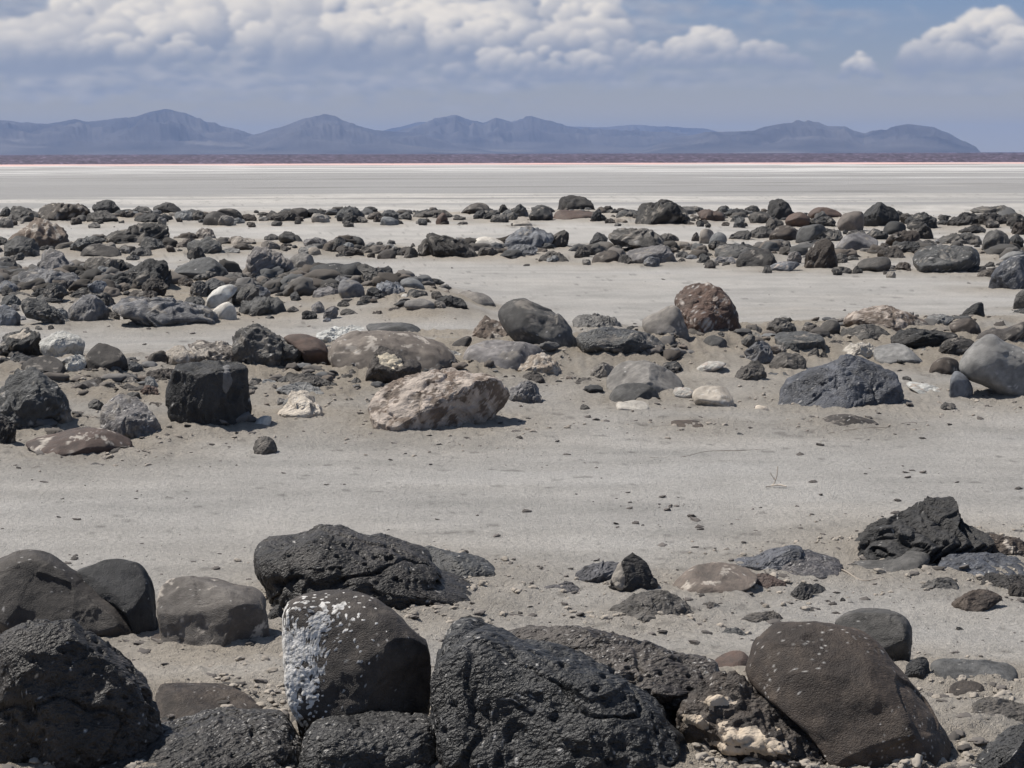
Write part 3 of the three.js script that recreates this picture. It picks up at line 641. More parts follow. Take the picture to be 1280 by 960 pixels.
function groundAt(px, py) {                                            // walk along the line of sight to the first ground
  const d = ray(px, py), k = Math.hypot(d.x, d.z); let t = 3.2 / k, last = t;
  for (let i = 0; i < 900; i++) { if (EYE + d.y * t < flat(d.x * t, d.z * t)) break; last = t; t += Math.max(0.02, t * k * 0.004) / k; }
  for (let i = 0; i < 14; i++) { const m = (t + last) / 2; if (EYE + d.y * m < flat(d.x * m, d.z * m)) t = m; else last = m; }
  return new THREE.Vector3(d.x * t, EYE + d.y * t, d.z * t);
}
function hide(poly) { let a = 0, cx = 0, cy = 0; for (let i = 0; i < poly.length; i++) { const [x0, y0] = poly[i], [x1, y1] = poly[(i + 1) % poly.length], k = x0 * y1 - x1 * y0; a += k; cx += (x0 + x1) * k; cy += (y0 + y1) * k; } return [cx / (3 * a), cy / (3 * a)]; }
function chaikin(poly, t) { const o = []; for (let i = 0; i < poly.length; i++) { const p = poly[i], q = poly[(i + 1) % poly.length]; o.push([mix(p[0], q[0], t), mix(p[1], q[1], t)], [mix(p[0], q[0], 1 - t), mix(p[1], q[1], 1 - t)]); } return o; }

function boulder(spec, seed) {
  const { type, tint, opt, poly, band } = spec, R = rng(seed * 7919 + 13);
  let x0 = 1e9, x1 = -1e9, y0 = 1e9, y1 = -1e9; for (const [x, y] of poly) { x0 = Math.min(x0, x); x1 = Math.max(x1, x); y0 = Math.min(y0, y); y1 = Math.max(y1, y); }
  const low = poly.filter((p) => p[1] > y1 - 0.2 * (y1 - y0)), bx = low.reduce((s, p) => s + p[0], 0) / low.length;
  const base = groundAt(bx, opt.b || y1), d0 = Math.hypot(base.x, base.z), e = EYE / d0;
  const wide = (x1 - x0) / FOCAL * d0, tall = (y1 - y0) / FOCAL * d0;
  let D = clamp(0.42 * wide * (opt.d || 1), 0.32 * tall, Math.max(0.5 * tall / e, 0.12 * wide)); D = Math.min(D, 0.62 * wide, 1.1);
  const back = 0.78 * D, fx = base.x / d0, fz = base.z / d0, cx = base.x + fx * back, cz = base.z + fz * back;   // the outline stands this far behind the front foot
  const rx = -fz, rz = fx;                                           // to the right, along the outline
  const toPlane = (px, py) => { const r = ray(px, py), t = (cx * fx + cz * fz) / (r.x * fx + r.z * fz), X = r.x * t, Z = r.z * t; return [(X - cx) * rx + (Z - cz) * rz, EYE + r.y * t]; };
  let pts = poly.map(([x, y]) => { const q = toPlane(x, y), k = (y - y0) / (y1 - y0); if (!opt.O && k > 0.6) q[1] -= (0.34 * tall + 0.04) * (k - 0.6) / 0.4; return q; });
  pts = chaikin(pts, type === 'f' || type === 'l' ? 0.16 : 0.24); pts = chaikin(pts, 0.25);
  const [gx, gy] = hide(pts), N = 256, RAD = new Float32Array(N + 1);
  for (let i = 0; i < N; i++) {
    const th = i / N * 2 * Math.PI, ux = Math.cos(th), uy = Math.sin(th); let best = 0.02 * wide;
    for (let k = 0; k < pts.length; k++) { const [ax, ay] = pts[k], [qx, qy] = pts[(k + 1) % pts.length], vx = qx - ax, vy = qy - ay, den = ux * vy - uy * vx; if (Math.abs(den) < 1e-12) continue; const t = ((ax - gx) * vy - (ay - gy) * vx) / den, s = ((ax - gx) * uy - (ay - gy) * ux) / den; if (t > best && s >= -1e-6 && s <= 1.000001) best = t; }
    RAD[i] = best;
  }
  RAD[N] = RAD[0];
  const S = Math.sqrt(wide * Math.max(tall, 0.35 * wide)), px = Math.max(x1 - x0, (y1 - y0) * 1.2), n = Math.round(clamp(px * 0.30, 9, 86));
  const { dir, index } = ball(n), count = dir.length / 3, pos = new Float32Array(count * 3), col = new Float32Array(count * 3), uv = new Float32Array(count * 2), UVW = new Float32Array(count * 3), WXY = new Float32Array(count * 2), ZZ = new Float32Array(count);
  const ed = opt.e || (type === 's' ? 0.86 : type === 'f' ? 0.62 : type === 'l' ? 0.7 : 0.74);
  const planes = [];
  if (opt.F) planes.push([0.60, 0.02, 0.80, 0.50], [-0.55, 0.05, 0.83, 0.62], [0, 1, 0.1, 0.80]);
  else if (opt.G) planes.push([0.66, -0.12, 0.74, 0.42], [-0.35, 0.65, 0.67, 0.72]);
  else if (opt.T) planes.push([0.02, 0.97, 0.25, 0.50], [0.35, -0.1, 0.93, 0.7]);
  else if (!opt.N) { const k = { f: 9, s: 3, r: 7, v: 4, l: 2, c: 4 }[type]; for (let i = 0; i < k; i++) { const a = (R() - 0.5) * 2.2, b = (R() - 0.35) * 1.5, cb = Math.cos(b); planes.push([Math.sin(a) * cb, Math.sin(b), Math.cos(a) * cb, (type === 'f' ? 0.46 : type === 'r' ? 0.54 : 0.66) + R() * 0.24]); } }
  const ox = R() * 50, oy = R() * 50, oz = R() * 50, [c0, c1, sp0] = TONES[tint], specks = opt.k ?? (px > 70 ? sp0 : 0), patch = opt.p || (type === 'c' ? 0.4 : 'dkbn'.includes(tint) && band !== 'the foreground' && R() < 0.65 ? 0.10 + 0.18 * R() : 0), dusty = !opt.p && type !== 'c', warmth = 0.92 + R() * 0.16, bright = 0.86 + R() * 0.28, hx = wide / 2, hy = tall / 2;
  const an = (opt.a ?? (R() * 30 - 15)) * Math.PI / 180, BX = -Math.sin(an) , BY = Math.cos(an), BZ = 0.35 + R() * 0.3, layers = 6.5 + R() * 4;
  const near = px > 130, fine = px > 40;
  for (let i = 0; i < count; i++) {
    const a = dir[i * 3], b = dir[i * 3 + 1], c = dir[i * 3 + 2], s = Math.hypot(a, b), sp = Math.pow(s, ed), cp = Math.sign(c) * Math.pow(Math.abs(c), ed);
    let th = Math.atan2(b, a); if (th < 0) th += 2 * Math.PI; const f = th / (2 * Math.PI) * N, k = Math.min(N - 1, fl(f)), rad = mix(RAD[k], RAD[k + 1], f - k);
    let X = s > 1e-6 ? rad * sp * a / s : 0, Y = s > 1e-6 ? rad * sp * b / s : 0, Z = D * cp;
    Z += D * 0.30 * noise(X / S * 1.3 + ox, Y / S * 1.3 + oy, oz) - D * 0.22 * (Y / hy) * mix(0.3, 1, step(-0.5, 0.5, c));             // front leans back a little towards the top
    let u = X / hx, v = Y / hy, w = Z / D;
    for (const [nx, ny, nz, h] of planes) { const t = u * nx + v * ny + w * nz - h; if (t > 0) { const q = t * 0.85; u -= nx * q; v -= ny * q; w -= nz * q; } }
    X = u * hx; Y = v * hy; Z = w * D;
    const l = Math.hypot(u / hx, v / hy, w / D) || 1, Nx = u / hx / l, Ny = v / hy / l, Nz = w / D / l;
    const qx = X / S + ox, qy = Y / S + oy, qz = Z / S + oz;
    let m = 0;
    if (type === 's') m = 0.04 * fbm(qx * 1.5, qy * 1.5, qz * 1.5, 3) + 0.018 * facets(qx * 1.5 + 0.2 * noise(qx * 2, qy * 2, qz * 2), qy * 1.5, qz * 1.5) - (near ? 0.02 * step(0.14, 0.07, worley(qx * 3.2, qy * 3.2, qz * 3.2)) * (HR[worleyId * 4 + 3] > 0.7 ? 1 : 0) : 0) + (fine ? 0.010 * fbm(qx * 7, qy * 7, qz * 7, 3) : 0);
    else {
      m = 0.06 * fbm(qx * 1.8, qy * 1.8, qz * 1.8, 3); const fw = 0.12 * noise(qx * 3, qy * 3, qz * 3 + 5), fa = { v: 0.22, c: 0.3, l: 0.4, f: 0.4, r: 1 }[type];
      m += fa * (0.085 * facets(qx * 1.9 + fw, qy * 1.9 + fw, qz * 1.9) + 0.055 * facets(qx * 4.6 + fw, qy * 4.6, qz * 4.6 + fw) + (px > 36 ? 0.020 * facets(qx * 11, qy * 11, qz * 11) : 0));
      if (type === 'l') { const t = (X * BX + Y * BY + Z * BZ) / S * layers + 0.8 * fbm(qx * 1.6, qy * 1.6, qz * 1.6, 3), fr = t - fl(t), j = HR[(fl(t) & 255) * 4]; m += (0.06 + 0.06 * j) * (Math.pow(fr, 0.5) * (1 - step(0.8, 1, fr)) - 0.5) + 0.03 * ridged(qx * 5, qy * 5, qz * 5, 2); }
      else if (type === 'v') {
        const wl = worley(qx * 5 + 0.3 * noise(qx * 9, qy * 9, qz * 9), qy * 5.5, qz * 5), big = Math.max(0, HR[worleyId * 4 + 3] - 0.45) * 1.8;
        m += -0.060 * step(0.40, 0.18, wl) * big + 0.022 * ridged(qx * 2.2, qy * 3.2, qz * 2.2, 2);
        if (fine) m += -0.026 * step(0.36, 0.16, worley(qx * 12, qy * 13, qz * 12)) * (HR[worleyId * 4 + 3] > 0.4 ? 1 : 0) + 0.011 * fbm(qx * 15, qy * 15, qz * 15, 3);
      } else if (type === 'c') m += 0.018 * ridged(qx * 4, qy * 4, qz * 4, 3) + 0.018 * fbm(qx * 11, qy * 11, qz * 11, 3);
      else { m += 0.06 * ridged(qx * 2.7, qy * 2.7, qz * 2.7, 3) * (type === 'f' ? 0.4 : 1) + 0.022 * ridged(qx * 7, qy * 7, qz * 7, 2); if (fine) m += 0.018 * fbm(qx * 13, qy * 13, qz * 13, 3); }
    }
    if (type !== 's' && fine) m -= 0.035 * step(0.045, 0.0, Math.abs(noise(qx * 1.5 + 70, qy * 1.5, qz * 1.5) + 0.12 * noise(qx * 6, qy * 6, qz * 6)));
    if (opt.F || opt.T) m *= 0.4;
    m *= S; X += Nx * m; Y += Ny * m; Z += Nz * m;
    UVW[i * 3] = u; UVW[i * 3 + 1] = v; UVW[i * 3 + 2] = w;
    const WX = gx + X, WY = gy + Y;                                   // +Z of the rock points to the viewer's side
    ZZ[i] = Z;
    uv[i * 2] = (WX + 0.5 * Z) / 0.6 + ox; uv[i * 2 + 1] = (WY - 0.9 * Z) / 0.6 + oy; WXY[i * 2] = WX; WXY[i * 2 + 1] = WY;
    // colour: two tones in blotches, then salt as patches and grains with edges of their own
    let t = clamp(0.42 + 0.62 * fbm(qx * 1.8 + 9, qy * 1.8, qz * 1.8, 3) + 0.55 * fbm(qx * 8, qy * 8 + 4, qz * 8, 3, 0.7)); let r = mix(c0[0], c1[0], t) * warmth * bright, g = mix(c0[1], c1[1], t) * bright, bl = mix(c0[2], c1[2], t) / warmth * bright;
    if (patch) { const pf = type === 'c' ? 5 : 2.8, pn = fbm(qx * pf + 31, qy * pf, qz * pf, 5, 0.7), cut = 0.66 - 1.15 * patch, k2 = step(cut, cut + 0.14, pn); const q = 0.8 + 0.4 * noise(qx * 9, qy * 9, qz * 9); if (dusty) { r = mix(r, .36 * q, k2 * 0.75); g = mix(g, .32 * q, k2 * 0.75); bl = mix(bl, .275 * q, k2 * 0.75); } else if (type === 'c') { r = mix(r, .58 * q, k2); g = mix(g, .49 * q, k2); bl = mix(bl, .42 * q, k2); } else { r = mix(r, .62 * q, k2); g = mix(g, .55 * q, k2); bl = mix(bl, .475 * q, k2); } }
    if (specks) { const fs = clamp(px * 0.24, 14, 52), wsp = worley(qx * fs, qy * fs, qz * fs), sd = HR[worleyId * 4 + 3], dense = specks * (1.4 + 3.2 * fbm(qx * 1.7 + 60, qy * 1.7, qz * 1.7, 3)); if (sd < dense * 3) { const k3 = step(0.36, 0.16, wsp) * 0.8; r = mix(r, .74, k3); g = mix(g, .71, k3); bl = mix(bl, .67, k3); } }
    col[i * 3] = r; col[i * 3 + 1] = g; col[i * 3 + 2] = bl;
  }
  // stretch the finished shape to the width and height that the outline has
  const yg = flat(cx, cz), dist = cx * fx + cz * fz, tx0 = toPlane(x0, y1), tx1 = toPlane(x1, y1), ty = toPlane((x0 + x1) / 2, y0)[1];
  let ax = 1e9, bx1 = -1e9, ay = -1e9;
  for (let i = 0; i < count; i++) { const k = dist / (dist - ZZ[i]), X = WXY[i * 2] * k, Y = EYE + (WXY[i * 2 + 1] - EYE) * k; if (WXY[i * 2 + 1] > yg) { ax = Math.min(ax, X); bx1 = Math.max(bx1, X); } ay = Math.max(ay, Y); }
  const fitX = clamp((tx1[0] - tx0[0]) / (bx1 - ax), 0.8, 1.6), midX = (tx0[0] + tx1[0]) / 2, hadX = (ax + bx1) / 2, low0 = Math.min(yg, ty - 0.3 * tall), fitY = clamp((ty - low0) / Math.max(ay - low0, 0.01), 0.7, 2);
  for (let i = 0; i < count; i++) { const X = midX + (WXY[i * 2] - hadX) * fitX, Y = WXY[i * 2 + 1] > low0 ? low0 + (WXY[i * 2 + 1] - low0) * fitY : WXY[i * 2 + 1], Z = ZZ[i] * (1 + (fitX - 1) * 0.6); pos[i * 3] = cx + rx * X - fx * Z; pos[i * 3 + 1] = Y; pos[i * 3 + 2] = cz + rz * X - fz * Z; UVW[i * 3] = 2 * (X - midX) / (tx1[0] - tx0[0]); UVW[i * 3 + 1] = 2 * (Y - yg) / Math.max(ty - yg, 0.02) - 1; }
  const ob = new THREE.Vector3(base.x + fx * back, flat(cx, cz), base.z + fz * back);
  for (let i = 0; i < count; i++) { pos[i * 3] -= ob.x; pos[i * 3 + 1] -= ob.y; pos[i * 3 + 2] -= ob.z; }
  let geo = new THREE.BufferGeometry();
  geo.setAttribute('position', new THREE.BufferAttribute(pos, 3)); geo.setAttribute('color', new THREE.BufferAttribute(col, 3)); geo.setAttribute('uv', new THREE.BufferAttribute(uv, 2)); geo.setIndex(new THREE.BufferAttribute(index, 1)); if (px < 64 && !spec.nick && 'rfl'.includes(type)) { geo = geo.toNonIndexed(); } geo.computeVertexNormals();
  const mesh = new THREE.Mesh(geo, MAT[type]); mesh.position.copy(ob);
  Object.assign(spec, { mesh, wide, tall, D, x: ob.x, z: ob.z, d: d0, UVW, S, seed, px });
  return mesh;
}
// a crust that lies on a boulder: the boulder's own skin, lifted where cover() is above zero
function crust(spec, name, label, lift, color, cover) {
  const g = spec.mesh.geometry, P = g.attributes.position, Nn = g.attributes.normal, U = g.attributes.uv, I = g.index.array, n = P.count, c = new Float32Array(n), map = new Int32Array(n).fill(-1), pos = [], col = [], uv = [], idx = [];
  for (let i = 0; i < n; i++) c[i] = cover(spec.UVW[i * 3], spec.UVW[i * 3 + 1], spec.UVW[i * 3 + 2], P.getX(i) / spec.S, P.getY(i) / spec.S, P.getZ(i) / spec.S);
  const put = (i) => { if (map[i] < 0) { map[i] = pos.length / 3; const h = clamp(c[i], -0.3, 1) * lift; pos.push(P.getX(i) + Nn.getX(i) * h, P.getY(i) + Nn.getY(i) * h, P.getZ(i) + Nn.getZ(i) * h); const q = name === 'salt_crust' ? (noise(P.getX(i) * 95, P.getY(i) * 95, P.getZ(i) * 95) > 0.22 ? 0.38 : 0.95) : 0.85 + 0.3 * noise(P.getX(i) * 23, P.getY(i) * 23, P.getZ(i) * 23); col.push(color[0] * q, color[1] * q, color[2] * q); uv.push(U.getX(i), U.getY(i)); } return map[i]; };
  for (let t = 0; t < I.length; t += 3) if (c[I[t]] > 0 || c[I[t + 1]] > 0 || c[I[t + 2]] > 0) idx.push(put(I[t]), put(I[t + 1]), put(I[t + 2]));
  if (!idx.length) return;
  const geo = new THREE.BufferGeometry(); geo.setAttribute('position', new THREE.Float32BufferAttribute(pos, 3)); geo.setAttribute('color', new THREE.Float32BufferAttribute(col, 3)); geo.setAttribute('uv', new THREE.Float32BufferAttribute(uv, 2)); geo.setIndex(idx); geo.computeVertexNormals();
  const m = new THREE.Mesh(geo, crustMat); m.name = name; m.castShadow = m.receiveShadow = true; if (label) m.userData.label = label; spec.mesh.add(m);
}
const WORD = { k: 'black', d: 'dark grey', g: 'grey', b: 'blue-grey', q: 'dark blue-grey', n: 'brown-grey', h: 'pale brown', u: 'rust-brown', w: 'whitish', t: 'tan', m: 'mottled brown' }, FEEL = { s: 'smooth', r: 'rough', v: 'pitted', l: 'layered', c: 'crusted', f: 'angular' };
for (const [X, Y, scale, band, text] of TRACED) for (const line of text.trim().split('\n')) {
  const [head, outline, tail] = line.split('|'), [code, ...rest] = head.split(' '), opt = {};
  for (const o of rest) if (/^[A-Z]$/.test(o)) opt[o] = 1; else opt[o[0]] = parseFloat(o.slice(1));
  const [label, nick] = (tail || '').split('@');
  ROCKS.push({ type: code[0], tint: code[1], opt, band, label, nick, poly: outline.trim().split(/\s+/).map((p) => p.split(',').map(Number)).map(([x, y]) => [X + x / scale, Y + y / scale]) });
}
// smaller stones that lie packed between the traced ones: [corner, corner, tilt of the row, how many, sizes in pixels, kinds]
{
  const R = rng(4242);
  for (const [xa, ya, xb, yb, slope, count, s0, s1, kinds] of [[0, 318, 250, 405, 0, 44, 15, 44, 'rd rd rb fk rg rk rn'], [250, 318, 470, 392, 0.06, 28, 10, 30, 'rd rk rb fd rn'], [0, 272, 320, 282, 0, 14, 9, 26, 'rd rk rn rg'], [320, 268, 640, 280, 0, 20, 9, 24, 'rd rk rn rg'], [640, 268, 960, 281, 0, 18, 9, 24, 'rd rk rn'], [960, 272, 1280, 292, 0, 22, 10, 28, 'rd rk rn'], [330, 305, 640, 321, 0, 18, 9, 26, 'rd rn rg rk'], [650, 305, 960, 332, 0, 20, 9, 28, 'rd rb rg rk'], [960, 296, 1280, 340, 0.02, 26, 10, 26, 'rd rk rn rb'], [0, 460, 420, 505, 0, 22, 9, 26, 'rd rn rd rg'], [560, 418, 880, 450, 0, 8, 8, 18, 'rd rg rn'], [930, 400, 1260, 440, 0, 20, 9, 26, 'rd rk rg rn'], [830, 745, 1280, 800, 0, 12, 8, 20, 'rd rk rn']])
    for (let i = 0; i < count; i++) {
      const cx = mix(xa, xb, R()), cy = mix(ya, yb, R()) + (cx - xa) * slope, s = mix(s0, s1, R() ** 1.6), asp = 0.45 + 0.35 * R(), list = kinds.split(' '), kind = list[fl(R() * list.length)], poly = [];
      for (let k = 0; k < 9; k++) { const a = k / 9 * 2 * Math.PI + R() * 0.5, q = (0.62 + 0.42 * R()) * s / 2; poly.push([cx + Math.cos(a) * q, cy + Math.sin(a) * q * asp]); }
      ROCKS.push({ type: kind[0], tint: kind[1], opt: {}, band: 'between', poly, label: '' });
    }
}
ROCKS.forEach((s, i) => boulder(s, i + 1));
const marks = ROCKS.filter((s) => s.nick);
for (const s of ROCKS) {
  const small = s.wide < 0.34, kind = s.type === 'l' ? 'rock_slab' : small ? 'stone' : 'boulder';
  let group;
  if (!s.label) {
    let best = null, bd = 1e9; for (const m of marks) { const d = Math.hypot(m.x - s.x, m.z - s.z); if (d < bd) { bd = d; best = m; } }
    s.label = (s.wide < 0.2 ? 'small ' : s.wide > 0.7 ? 'large ' : '') + FEEL[s.type] + ' ' + WORD[s.tint] + ' ' + kind.replace('_', ' ') + ' beside ' + best.nick;
    group = s.label.replace(' beside', 's beside');
  }
  add(s.mesh, kind, s.label, kind === 'rock_slab' ? 'rock slab' : kind, { kind: 'thing' }); s.group = group;
}
{ const seen = {}; for (const s of ROCKS) (seen[s.label] ??= []).push(s); for (const l in seen) if (seen[l].length > 1) for (const s of seen[l]) s.mesh.userData.group = s.group || l; }
const find = (nick) => ROCKS.find((s) => s.nick === nick);
crust(find('the salt-sided boulder'), 'salt_crust', 'dense white salt grains on one side of the boulder', 0.004, [.80, .775, .74], (u, v, w, x, y, z) => {
  if (w < -0.3) return -1;
  const edge = 0.22 * fbm(x * 5, y * 5, z * 5, 3), inside = Math.min(-0.43 + 0.24 * v + edge - u, 0.80 + edge - v, v + 0.80) * 2.6, cell = worley(x * 34, y * 34, z * 34);
  const lone = inside > -1.6 && HR[worleyId * 4 + 3] < 0.55 * Math.exp(1.5 * inside) ? (0.40 - cell) * 2.2 : -1;
  return Math.max(lone, clamp(inside, -1, 0.8) + (0.42 - cell) * 1.3 + 0.5 * fbm(x * 9, y * 9, z * 9, 3) - 0.2);
});
crust(find('the cream-patched boulder'), 'mineral_crust', 'raised cream mineral patches with lobed edges', 0.008, [.66, .55, .43], (u, v, w, x, y, z) => {
  if (w < 0) return -1;
  const blob = (cx, cy, rx, ry) => 1 - Math.hypot((u - cx) / rx, (v - cy) / ry);
  const m = Math.max(blob(-0.48, 0.38, 0.26, 0.17), blob(-0.76, -0.14, 0.24, 0.18), blob(-0.22, -0.24, 0.30, 0.22), blob(0.13, -0.36, 0.26, 0.17), blob(-0.35, -0.55, 0.3, 0.14));
  return m * 1.3 + 0.75 * fbm(x * 7 + 3, y * 7, z * 7, 4) + 0.5 * (0.35 - worley(x * 15, y * 15, z * 15));
});
const patchCrust = (nick, color, cx, cy, rx, ry, label) => { const s = find(nick); if (s) crust(s, 'mineral_crust', label, 0.02 * s.S, color, (u, v, w, x, y, z) => w < -0.25 ? -1 : (1 - Math.hypot((u - cx) / rx, (v - cy) / ry)) * 1.6 + 0.8 * fbm(x * 5, y * 5, z * 5, 4)); };
patchCrust('the cream-crusted black boulder', [.50, .44, .37], -0.25, 0.62, 0.5, 0.36, 'cream salt crust on the top');
patchCrust('the cream-capped stone', [.66, .575, .44], -0.12, 0.34, 0.42, 0.42, 'bright cream patch');
patchCrust('the cream-topped block', [.54, .485, .40], -0.15, 0.78, 0.8, 0.30, 'flat cream-coloured top');
patchCrust('the black sail stone', [.36, .325, .285], -0.62, -0.1, 0.30, 0.75, 'sand lying on the sunlit slope');
patchCrust('the tall black block', [.20, .195, .195], 0.42, 0.45, 0.10, 0.42, 'pale grey streak down the dark face');

// ---------------------------------------------------------------- ground: sand and salt, from under the camera to beyond the horizon
const CELL = 1.5, grid = new Map();
for (const s of ROCKS) { const reach = 1.1 * s.wide + 0.5; for (let i = fl((s.x - reach) / CELL); i <= fl((s.x + reach) / CELL); i++) for (let j = fl((s.z - reach) / CELL); j <= fl((s.z + reach) / CELL); j++) { const k = i * 4096 + j; (grid.get(k) || grid.set(k, []).get(k)).push(s); } }
function nearRocks(x, z) {                                            // [height of sand banked up against rocks, closeness to rocks]
  const l = grid.get(fl(x / CELL) * 4096 + fl(z / CELL)); if (!l) return [0, 0];
  let h = 0, c = 0; for (const s of l) { const dx = x - s.x, dz = z - s.z, q = (dx * dx + dz * dz), a = 0.62 * s.wide + 0.10, g = Math.exp(-q / (a * a)); h = Math.max(h, 0.038 * Math.min(s.wide, 1.0) * g) ; const b = 0.8 * s.wide + 0.35; c = Math.max(c, Math.exp(-q / (b * b)) * step(0.12, 0.5, s.wide)); }
  return [h, c];
}
const SHORE = 450;                                                    // metres to the lake
function ground(x, z) {
  const d = Math.hypot(x, z); let h = flat(x, z), c = 0;
  if (d < 120) { let b; [b, c] = nearRocks(x, z); const near = step(120, 60, d); h += b * near; const bk = bank(x, z), rough = 0.15 + c + 6 * bk, cb = c + 2.5 * bk; h += near * (0.010 * fbm(x * 0.9, z * 1.6, 4.5, 3) + rough * 0.022 * fbm(x * 3.3, z * 3.3, 2.5, 4) + 0.016 * cb * ridged(x * 7, z * 7, 5.5, 3) + (d < 24 ? (0.0035 + 0.010 * cb) * fbm(x * 17, z * 13, 8.5, 3) + 0.005 * c * ridged(x * 24, z * 20, 3.5, 2) : 0)); }
  if (d > SHORE - 30) h -= 1.2 * step(SHORE - 10, SHORE + 60, d);
  return [h, c];
}
{
  const az = []; for (let i = 0; i <= 24; i++) az.push(-Math.PI + i * (Math.PI - 0.31) / 24); for (let i = 1; i < 560; i++) az.push(-0.31 + 0.62 * i / 560); for (let i = 0; i < 24; i++) az.push(0.31 + i * (Math.PI - 0.31) / 24);
  const ds = [0.3, 1.5, 3, 4]; for (let y = 1150; y > 64; y -= y > 420 ? 2.8 : 1.8) ds.push(EYE * FOCAL / y); for (let y = 62; y > 11.8; y -= 0.6) ds.push(EYE * FOCAL / y); for (const q of [452, 470, 520, 800, 1500, 4000, 12000, 22000, 33000]) ds.push(q);
  const C = az.length, Rn = ds.length, pos = new Float32Array(C * Rn * 3), col = new Float32Array(C * Rn * 3), uv = new Float32Array(C * Rn * 2), idx = [];
  for (let r = 0; r < Rn; r++) for (let q = 0; q < C; q++) {
    const i = r * C + q, d = ds[r], x = Math.sin(az[q]) * d, z = -Math.cos(az[q]) * d, [h, c] = ground(x, z);
    pos[i * 3] = x; pos[i * 3 + 1] = h; pos[i * 3 + 2] = z; uv[i * 2] = x / 0.8; uv[i * 2 + 1] = z / 0.8;
    // grey sand, tan where rocks hold it, whiter where salt has dried, dark specks painted for debris and for the shade of small pits and ridges, white and pink salt by the water
    const fr = step(30, 12, d), b = fbm(x * 0.5, z * 0.9, 9.5, 4), st = fbm(x * 0.35, z * 2.2, 3.9, 4);
    const tan = clamp(c * 0.8 + 3.2 * bank(x, z) * (0.8 + 0.6 * b) + 0.15 * b);
    const salt = 0.02; let R = mix(.575 + salt, .42, tan), G = mix(.548 + salt, .366, tan), B = mix(.513 + salt, .30, tan);
    const k = 1 + 0.14 * b + 0.15 * st * (1 - c) + 0.10 * fbm(x * 2.3, z * 3.7, 12.5, 3); R *= k; G *= k; B *= k;
    if (c < 0.5) { const w = step(0.30, 0.62, fbm(x * 0.22 + 7, z * 0.9, 6.3, 4)) * 0.30 * (1 - 2 * c); R = mix(R, .70, w); G = mix(G, .68, w); B = mix(B, .655, w); }
    const debrisShade = fbm(x * 5, z * 13, 1.1, 3) + 0.25 * fbm(x * 0.6, z * 0.6, 8.1, 2); if (d < 110) { const w = step(0.52, 0.86, debrisShade) * 0.55; R = mix(R, .13, w); G = mix(G, .12, w); B = mix(B, .11, w); }
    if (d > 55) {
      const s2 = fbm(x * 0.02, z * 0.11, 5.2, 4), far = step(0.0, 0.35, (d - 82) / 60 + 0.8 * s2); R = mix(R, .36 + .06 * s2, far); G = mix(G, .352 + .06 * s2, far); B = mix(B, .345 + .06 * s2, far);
      const w = step(0.25, 0.5, fbm(x * 0.012, z * 0.09, 2.2, 4) + 0.55 * step(120, 300, d) - 0.25) * 0.8 * far; R = mix(R, .66, w); G = mix(G, .645, w); B = mix(B, .63, w);
      const dk = step(0.34, 0.6, fbm(x * 0.03 + 5, z * 0.2, 7.2, 4)) * 0.5 * far * step(260, 150, d); R = mix(R, .17, dk); G = mix(G, .16, dk); B = mix(B, .15, dk);
      const wob = d + 26 * noise(x * 0.02, 3, 1) + 12 * noise(x * 0.09, 7, 1); const pk = step(350, 395, wob) * (0.75 + 0.5 * noise(x * 0.06, z * 0.1, 3)); R = mix(R, .80, pk); G = mix(G, .50, pk); B = mix(B, .46, pk);
    }
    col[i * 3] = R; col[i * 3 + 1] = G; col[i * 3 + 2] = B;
  }
  for (let r = 0; r < Rn - 1; r++) for (let q = 0; q < C; q++) { const a = r * C + q, b = r * C + (q + 1) % C; idx.push(a, b, a + C, b, b + C, a + C); }
  const g = new THREE.BufferGeometry(); g.setAttribute('position', new THREE.BufferAttribute(pos, 3)); g.setAttribute('color', new THREE.BufferAttribute(col, 3)); g.setAttribute('uv', new THREE.BufferAttribute(uv, 2)); g.setIndex(idx); g.computeVertexNormals();
  add(new THREE.Mesh(g, new THREE.MeshStandardMaterial({ vertexColors: true, map: sandTone, bumpMap: texture(sandTile, 1024, 0, 1), bumpScale: 0.035, roughness: 0.95 })), 'ground', 'grey sand and dried salt flat between the rocks and out to the lake', 'ground', { kind: 'structure' });
}

